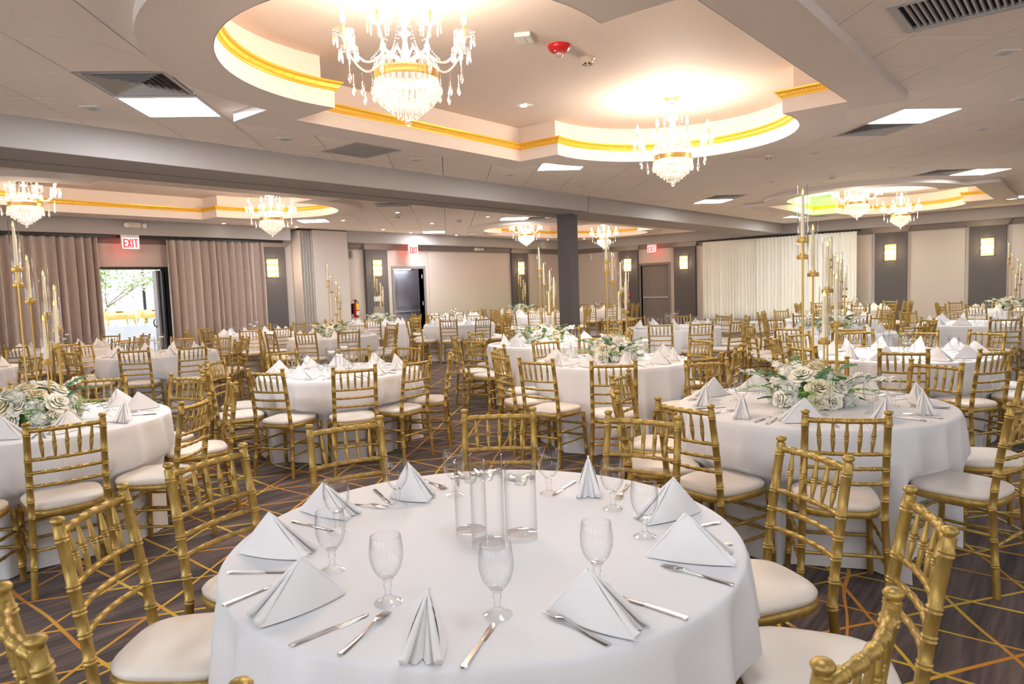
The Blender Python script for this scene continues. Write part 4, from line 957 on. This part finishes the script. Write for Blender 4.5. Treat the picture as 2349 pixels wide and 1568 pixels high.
# ------------------------------------------------------------------ table settings
def goblet():
    e = empty('water_goblet')
    b = MB(); b.lathe([(.001, .061), (.012, .063), (.024, .072), (.034, .088), (.0405, .112), (.041, .135), (.037, .167), (.0362, .1685), (.0355, .167)], 28); b.build('bowl', M['glass'], e, True, 60)
    b = MB(); b.lathe([(.0335, .0006), (.0345, .003), (.030, .006), (.014, .012), (.008, .022), (.0075, .036), (.011, .046), (.008, .052), (.012, .058), (.016, .063), (.001, .064)], 24); b.build('stem', M['stemglass'], e, True, 60)
    return e
GOB = goblet()
def napkin():
    e = empty('folded_napkin'); H = .126
    A = Vector((-.01, 0, H)); B = Vector((-.105, 0, .001))
    for s in (-1, 1):
        b = MB(); F = Vector((.100, s*.042, .003))
        def surf(off):
            def fn(i, j):   # i: ridge->front, j: top->bottom
                R0 = A.lerp(B, j); R1 = A.lerp(F, j); p = R0.lerp(R1, i); w_ = sin(pi*i)*.016*j + .006*sin(pi*j)
                p = p + Vector((0, s*(w_ - off*sin(pi*i)), 0)); p.z = max(.0012, p.z); return p
            return fn
        b.grid(surf(0), 9, 9); b.grid(surf(.004), 9, 9)
        pts = [A.lerp(F, k/8) + Vector((.001, -s*.55*(.002+.0085*(k/8)**.8), 0)) for k in range(9)]
        pts[-1].z = .011
        b.tube([p + Vector((0, 0, 0)) for p in pts], [.002+.0085*(k/8)**.8 for k in range(9)], 8)
        b.build('fold', M['napkin'], e, True, 60)
    b = MB(); Bm = Vector((.088, 0, .002))
    def tongue(i, j):
        p = (A + Vector((.004, 0, -.006))).lerp(Bm, j); wd = .042*j+.0015; return p + Vector((-.014*cos((2*i-1)*9)*j, (2*i-1)*wd, 0))
    b.grid(tongue, 9, 9); b.build('inner_fold', M['napkin'], e, True, 60)
    b = MB(); b.tube([A, A.lerp(B, .5) + Vector((0, 0, .001)), B + Vector((0, 0, .003))], [.0045, .004, .0035], 6); b.build('crease', M['napkin'], e)
    return e
NAP = napkin()
def outline_solid(b, prof, zf, th=.0022):   # prof: [(x, halfwidth)], zf(x)
    n = len(prof); vs = []
    for x, h_ in prof:
        z = zf(x); vs += [(x, -h_, z), (x, h_, z), (x, h_*.7, z+th), (x, -h_*.7, z+th)]
    fs = []
    for i in range(n-1):
        a, c = i*4, i*4+4
        for k in range(4): fs.append((a+k, a+(k+1) % 4, c+(k+1) % 4, c+k))
    fs += [(0, 3, 2, 1), ((n-1)*4, (n-1)*4+1, (n-1)*4+2, (n-1)*4+3)]; b.add(vs, fs)
def knife():
    e = empty('table_knife'); b = MB()
    outline_solid(b, [(-.1, .004), (-.096, .0075), (-.05, .007), (.0, .0055), (.01, .005)], lambda x: .001, .004); b.build('handle', M['steel'], e, True, 50)
    b = MB(); outline_solid(b, [(.01, .005), (.018, .0078), (.06, .0085), (.085, .007), (.097, .001)], lambda x: .001, .0016); b.build('blade', M['steel'], e, True, 50); return e
def fork():
    e = empty('table_fork'); zf = lambda x: .002 + .009*max(0, 1-abs(x-.035)/.05); b = MB()
    outline_solid(b, [(-.1, .006), (-.095, .0085), (-.05, .0065), (0, .0035), (.03, .003), (.042, .0055), (.050, .0115), (.060, .0125)], zf); b.build('handle', M['steel'], e, True, 50)
    for k in range(4):
        y = -.0098+.0065*k; b = MB(); b.tube([(.058, y, zf(.058)+.001), (.075, y, zf(.075)+.001), (.098, y*.9, .0045)], [.0022, .002, .0008], 6); b.build('tine', M['steel'], e)
    return e
KNI, FOR = knife(), fork()
def vase(hgt, R=.048, fill=.8):
    e = empty('cylinder_vase'); b = MB(); b.lathe([(R, .017), (R, hgt-.001), (R-.0015, hgt), (R-.003, hgt-.002)], 32); b.build('glass_wall', M['glass'], e, True, 40)
    b = MB(); b.lathe([(R, .0006), (R, .017), (R-.002, .0175), (.001, .0175)], 32); b.build('thick_base', M['stemglass'], e, True, 40)
    zz = hgt*fill; b = MB(); b.lathe([(R-.001, zz-.012), (R-.001, zz+.001), (R-.004, zz-.0015), (.001, zz-.0015)], 32); b.build('water', M['water'], e, True, 40)
    return e
VA = [vase(.277), vase(.232), vase(.20, .044, .78)]
fc = empty('floating_candle'); b = MB(); b.lathe([(.001, -.016), (.022, -.014), (.034, -.002), (.036, .006), (.032, .010), (.001, .009)], 24); b.build('wax', M['wax'], fc); b = MB(); b.tube([(0, 0, .008), (0, 0, .018)], .001, 5); b.build('wick', M['black'], fc)
fg = empty('floating_glass_holder'); b = MB(); b.lathe([(.001, -.03), (.016, -.026), (.022, -.012), (.036, -.002), (.040, .006), (.037, .007), (.022, -.004), (.001, -.008)], 24); b.build('bowl', M['stemglass'], fg)

# ------------------------------------------------------------------ tables
Z = .766
TD = dict(
 T0=((1.54, 1.42), 'V', 'the front vase table'), T1=((1.43, 5.18), 'F', 'the left front flower table'), T2=((4.29, 1.28), 'F', 'the right front flower table'),
 T3=((4.08, 5.60), 'V', 'the mid-left vase table'), T4=((5.90, 3.64), 'F', 'the central flower table'), T5=((7.40, 5.62), 'F', 'the flower table before column'),
 T6=((7.38, 1.36), 'V', 'the mid-right vase table'), T7=((4.28, 10.05), 'V', 'the vase table before patio door'), T8=((4.05, 13.0), 'V', 'the far left curtain table'),
 T9=((7.42, 12.95), 'V', 'the vase table before right curtain'), T10=((7.40, 10.30), 'F', 'the flower table before partition'), T11=((10.95, 10.65), 'V', 'the vase table before grey door'),
 T12=((14.5, 11.0), 'V', 'the far table beside column'), T13=((10.75, 13.15), 'F', 'the flower table near extinguisher'), T14=((13.4, 13.2), 'V', 'the vase table beside grey door'),
 T15=((10.65, 5.38), 'V', 'the vase table right of column'), T16=((17.9, 11.5), 'V', 'the far corner vase table'), T22=((16.2, 13.15), 'F', 'the far wall flower table'),
 T17=((10.12, 2.72), 'F', 'the mid-right flower table'), T18=((12.15, 1.28), 'V', 'the far right vase table'), T19=((17.1, 4.15), 'V', 'the vase table near right pilaster'),
 T20=((13.15, 3.60), 'V', 'the vase table by dance floor'), T25=((16.3, 1.2), 'F', 'the far right flower table'), T26=((1.95, 10.5), 'V', 'the left edge vase table'))
def pol(t, *pr): return [(TD[t][0][0]+r*cos(radians(a)), TD[t][0][1]+r*sin(radians(a)), radians(a)+pi/2) for a, r in pr]
def mp(t, *q):   # measured positions of backs, facing the table, optional turn in degrees
    out = []
    for a in q:
        d = atan2(a[1]-TD[t][0][1], a[0]-TD[t][0][0]); out.append((a[0], a[1], d+pi/2+radians(a[2] if len(a) > 2 else 0)))
    return out
SEATS = dict(
 T0=mp('T0', (.38, 1.62, 4), (.76, 2.32), (1.27, 2.62), (1.98, 2.70), (2.58, 2.26), (2.81, 1.58), (2.55, .75), (2.03, .31), (1.27, .29, 8), (.60, .86)),
 T1=mp('T1', (1.25, 4.09), (1.97, 4.15, 10), (2.54, 4.77), (2.56, 5.52), (2.18, 6.18)) + pol('T1', (90, 1.2), (126, 1.2), (162, 1.2), (-162, 1.2), (-130, 1.2)),
 T2=mp('T2', (3.30, .83), (3.99, .22), (3.20, 1.57), (3.48, 2.14, -8), (5.51, 1.56), (5.48, .81), (5.03, 2.27), (4.06, 2.45), (4.88, .22)),
 T3=mp('T3', (3.06, 5.22), (3.53, 4.65), (4.19, 4.60), (4.81, 4.80), (5.20, 5.88), (4.88, 6.42), (4.21, 6.82), (2.92, 5.98), (3.34, 6.59)),
 T4=mp('T4', (4.80, 4.17), (5.41, 4.70), (4.58, 3.58), (4.66, 2.87), (5.36, 2.42), (6.92, 3.17), (6.28, 4.76), (6.88, 4.50), (6.18, 2.47)),
 T5=mp('T5', (6.36, 6.28), (6.10, 5.70), (7.24, 6.72), (6.48, 4.80)) + pol('T5', (-95, 1.2), (-55, 1.15), (-18, 1.2), (20, 1.2), (58, 1.2)),
 T6=mp('T6', (6.30, 1.16), (6.57, .56, 12), (8.58, .82), (8.50, 1.42), (8.46, 2.03), (6.42, 1.99), (7.29, 2.53), (7.93, 2.50)) + pol('T6', (-60, 1.2), (-98, 1.2)),
 T7=mp('T7', (3.62, 9.20), (4.22, 8.88), (3.14, 9.88), (4.42, 11.28), (5.12, 11.1), (5.08, 9.32)) + pol('T7', (150, 1.2), (118, 1.25), (18, 1.2), (-14, 1.2)),
 T15=mp('T15', (9.32, 4.92), (9.66, 4.42), (10.27, 4.10)) + pol('T15', (-60, 1.2), (-20, 1.2), (20, 1.2), (60, 1.2), (100, 1.2), (145, 1.2)),
 T17=mp('T17', (8.86, 2.21), (9.37, 3.60), (8.86, 2.92), (9.36, 1.62), (10.80, 1.70)) + pol('T17', (-95, 1.2), (-18, 1.2), (20, 1.2), (58, 1.2), (98, 1.2)))
for t in TD:
    if t not in SEATS:
        rnd = random.Random(hash(t) % 1 + int(t[1:])*7); a0 = rnd.uniform(0, 36); SEATS[t] = pol(t, *[(a0+36*k+rnd.uniform(-6, 6), rnd.uniform(1.12, 1.28)) for k in range(10)])
allc = []
ORD = ['leftmost', 'second', 'third', 'fourth', 'fifth', 'sixth', 'seventh', 'eighth', 'ninth', 'tenth', 'eleventh', 'twelfth']
def name_set(items, t, base, cat, group):
    (cx, cy), _, desc = TD[t]; near = []; far = []
    for o in items:
        d = Vector((o.location.x-cx, o.location.y-cy, 0)); fd = Vector((cx, cy, 0)).normalized(); (near if d.dot(fd) < 0 else far).append((d.dot(Vector((fd.y, -fd.x, 0))), o))
    for side, L in (('near', near), ('far', far)):
        L.sort(key=lambda q: q[0])
        for k, (_, o) in enumerate(L):
            ps = 'only one' if len(L) == 1 else 'leftmost' if k == 0 else 'rightmost' if k == len(L)-1 else ORD[k] + ' from left'
            tag(o, '%s, %s, %s side of %s' % (base, ps, side, desc), cat, group)
used = {}
def first(src):
    if src.name not in used: used[src.name] = 1; return src
    return copy_tree(src)
def inside(u, v): return U0+.3 < u < U1-.35 and V0+.3 < v < 14.02
for t, ((cx, cy), kind, desc) in TD.items():
    dist = hypot(cx, cy); dn_ = desc[4:]
    st = []
    for (x, y, rz) in SEATS[t]:
        if not inside(x, y): continue
        if any(hypot(x-a, y-c) < .36 for a, c in allc): continue
        if abs(x-10.37) < .45 and abs(y-7.29) < .45: continue
        if any(q != t and hypot(x-TD[q][0][0], y-TD[q][0][1]) < .93 for q in TD): continue
        allc.append((x, y)); st.append((x, y, rz))
    # table and cloth
    e = empty('round_table', (cx, cy, 0), 0, 'round folding banquet table hidden under white cloth, ' + dn_, 'table', 'round banquet tables')
    b = MB(); b.lathe([(.001, .735), (.745, .735), (.752, .742), (.752, .755), (.745, .760), (.001, .760)], 40); b.build('tabletop', M['white'], e)
    for k in range(4):
        a = pi/4+pi/2*k; b = MB(); b.tube([(.38*cos(a), .38*sin(a), 0), (.36*cos(a), .36*sin(a), .735)], .014, 8); b.build('leg', M['black'], e)
    rnd = random.Random(int(t[1:])+50); b = MB(); nf = rnd.choice((21, 23, 25)); ph = rnd.uniform(0, 6); n = 240
    am = [rnd.uniform(.5, 1.3) for _ in range(nf+1)]
    rows = []
    rows.append([(.001, Z)]*n); rows.append([(.4, Z)]*n); rows.append([(.70, Z)]*n); rows.append([(.748, Z)]*n); rows.append([(.760, Z-.003)]*n); rows.append([(.766, Z-.010)]*n)
    cs = [(atan2(y-cy, x-cx), hypot(x-cx, y-cy)) for x, y, _ in st]
    for zz in (.72, .64, .54, .45, .35, .24, .12, .03, .006):
        row = []
        for k in range(n):
            a = 2*pi*k/n; q = (1-zz/Z); s_ = (a*nf/(2*pi)) % 1; idx = int(a*nf/(2*pi)) % nf
            f = (1-abs(sin((a*nf+ph)/2))**.7*2)*(.55+.45*sin(a*3+ph))*1.0+.5*sin(a*(nf//2)+ph*2+1)*sin(a*5+ph); r = .768 + q*.065 + f*.062*q**.6
            for ca, cr in cs:
                da = abs((a-ca+pi) % (2*pi)-pi)
                if zz < .5 and da < .43:
                    lim = max(.54, (cr-.492)/max(.3, cos(da))) + .006*f; wgt = min(1, max(0, (.43-da)/.09)); r = r + (min(r, lim)-r)*wgt*(min(1, (.54-zz)/.06))
            row.append((r, zz))
        rows.append(row)
    vs = [(r*cos(2*pi*k/n), r*sin(2*pi*k/n), z_) for row in rows for k, (r, z_) in enumerate(row)]
    fs = [(j*n+i, j*n+(i+1) % n, (j+1)*n+(i+1) % n, (j+1)*n+i) for j in range(len(rows)-1) for i in range(n)]; b.add(vs, fs)
    o = b.build('tablecloth', M['cloth'], None, True, 85, (cx, cy, 0)); tag(o, 'floor-length white round tablecloth draping ' + desc, 'tablecloth', 'white round tablecloths')
    # chairs
    L = []
    for x, y, rz in st:
        src = CHAIR if hypot(x, y) < 11.5 else CHAIR_S; c = first(src); c.location = (x, y, 0.0); c.rotation_euler = (0, 0, rz); L.append(c)
    name_set(L, t, 'gold bamboo-look chair', 'chair', 'gold chairs at the round tables')
    # centrepiece
    fd = atan2(cy, cx)
    if kind == 'F':
        jit = .02; c = first(CAN); c.location = (cx, cy, Z); c.rotation_euler = (0, 0, fd-pi/2); tag(c, 'gold seven-rod candelabra with ivory tapers on ' + desc, 'candelabra', 'gold candelabra')
        c = first(ARR); c.location = (cx, cy, Z+.010); c.rotation_euler = (0, 0, fd-pi/2+int(t[1:])*1.3); c.scale = (1.28, 1.28, 1.15); tag(c, 'white rose and greenery arrangement around candelabra on ' + desc, 'flowers', 'white flower arrangements')
    else:
        if t == 'T0': vp = [(1.464, 1.339, 0), (1.575, 1.305, 1), (1.512, 1.452, 1)]
        else:
            rr = Vector((cx, cy, 0)).normalized(); r_ = Vector((rr.y, -rr.x, 0)); vp = []
            for a, c_, q in ((.045, .02, 0), (-.075, -.02, 1), (.0, -.095, 2)): p = Vector((cx, cy, 0)) + r_*a + rr*c_; vp.append((p.x, p.y, q))
        LV = []; LF = []
        for x, y, q in vp:
            c = first(VA[q]); c.location = (x, y, Z); LV.append(c)
            h_ = (.277*.8, .232*.8, .20*.78)[q]; s_ = fg if t in ('T0', 'T6', 'T15', 'T18') else fc; c = first(s_); c.location = (x+.003, y, Z+h_+.003); LF.append((c, s_))
        sz = ('tall', 'middle', 'short'); hid = [0, 0, 0]
        for c, (x, y, q) in zip(LV, vp):
            nm = ('tallest front' if q == 0 else ('right' if c.location.x > 1.55 else 'rear left')) if t == 'T0' else ('tallest', 'mid-height', 'shortest')[q]
            tag(c, nm + ' water-filled cylinder vase in trio on ' + desc, 'vase', 'cylinder vases')
        for (c, s_), (x, y, q) in zip(LF, vp):
            nm = ('front' if q == 0 else ('right' if c.location.x > 1.55 else 'rear left')) if t == 'T0' else ('tallest', 'mid-height', 'shortest')[q]
            tag(c, ('clear glass floater' if s_ == fg else 'white floating candle') + ' in ' + nm + ' vase on ' + desc, 'candle', 'floating candles')
    # place settings
    if t == 'T0':
        NL = []
        for bx, by, fx, fy, h_ in ((1.001,1.912,1.122,1.716,.126),(1.020,1.423,.786,1.475,.126),(1.080,1.159,.895,1.016,.11),(1.235,.954,1.278,.722,.122),(1.652,.927,1.767,.719,.128),(2.097,.964,1.882,1.085,.128),(2.180,1.461,2.005,1.349,.127),(1.619,1.942,1.686,1.820,.136),(1.338,2.113,1.408,1.885,.108)):
            c = first(NAP); mx_, my_ = (bx+fx)/2, (by+fy)/2; c.location = (mx_, my_, Z+.001); c.rotation_euler = (0, 0, atan2(fy-by, fx-bx)); sc = max(.8, min(1.12, hypot(fx-bx, fy-by)/.205)); c.scale = (sc, 1, h_/.128); NL.append(c)
        name_set(NL, t, 'white folded napkin', 'napkin', 'napkins on the front table')
        GL = []
        for x, y in ((1.086, 1.572),(1.288,1.823),(1.570,1.861),(1.775,1.782),(1.974,1.499),(1.954,1.218),(1.788,1.006),(1.415,.932),(1.157,1.038),(1.050,1.297)): c = first(GOB); c.location = (x, y, Z); GL.append(c)
        name_set(GL, t, 'clear water goblet', 'glass', 'goblets on the front table')
        KL = []; FL = []
        for k, x0, y0, x1, y1 in (("k",0.787,1.308,0.981,1.286),("f",0.826,1.189,1.018,1.256),("k",0.948,0.947,1.123,1.019),("f",1.190,0.757,1.229,0.956),("k",1.390,0.685,1.399,0.870),("f",1.618,0.667,1.622,0.864),("k",1.868,0.778,1.788,0.942),("k",2.018,0.878,1.856,0.966),("f",2.224,1.319,2.051,1.257),("k",2.149,1.510,1.973,1.480),("k",0.914,1.792,1.022,1.652),("k",0.807,1.615,0.985,1.620),("k",1.257,2.015,1.281,1.843),("f",1.470,2.044,1.528,1.878),("k",1.648,2.086,1.571,1.904),("f",1.850,2.027,1.801,1.863),("k",1.982,1.975,1.866,1.850)):
            c = first(KNI if k == 'k' else FOR); c.location = ((x0+x1)/2, (y0+y1)/2, Z+.0005); c.rotation_euler = (0, 0, atan2(y1-y0, x1-x0)); (KL if k == 'k' else FL).append(c)
        name_set(KL, t, 'steel table knife', 'knife', 'knives on the front table'); name_set(FL, t, 'steel table fork', 'fork', 'forks on the front table')
    else:
        NL = []; GL = []; KL = []; FL = []; rnd = random.Random(int(t[1:])+9); a0 = rnd.uniform(0, .6)
        for k in range(10):
            a = a0+2*pi*k/10+rnd.uniform(-.06, .06); r = rnd.uniform(.57, .61)
            c = first(NAP); c.location = (cx+r*cos(a), cy+r*sin(a), Z+.001); c.rotation_euler = (0, 0, a+rnd.choice((-1.3, 0, .4, 1.2, 1.5, .9, -1.0))+rnd.uniform(-.3, .3)); NL.append(c)
            ag = a+rnd.uniform(.18, .30); rg = rnd.uniform(.40, .45); c = first(GOB); c.location = (cx+rg*cos(ag), cy+rg*sin(ag), Z); GL.append(c)
            if dist < 12:
                ak = a+.24; c = first(KNI); c.location = (cx+.61*cos(ak), cy+.61*sin(ak), Z+.0005); c.rotation_euler = (0, 0, ak+pi+rnd.uniform(-.15, .15)); KL.append(c)
                ak = a-.22; c = first(FOR); c.location = (cx+.62*cos(ak), cy+.62*sin(ak), Z+.0005); c.rotation_euler = (0, 0, ak+pi+rnd.uniform(-.15, .15)); FL.append(c)
        name_set(NL, t, 'white folded napkin', 'napkin', 'folded napkins on the round tables'); name_set(GL, t, 'clear water goblet', 'glass', 'water goblets on the round tables')
        if KL: name_set(KL, t, 'steel table knife', 'knife', 'knives on the round tables'); name_set(FL, t, 'steel table fork', 'fork', 'forks on the round tables')
print('objects', len(bpy.data.objects), 'chairs', len(allc))
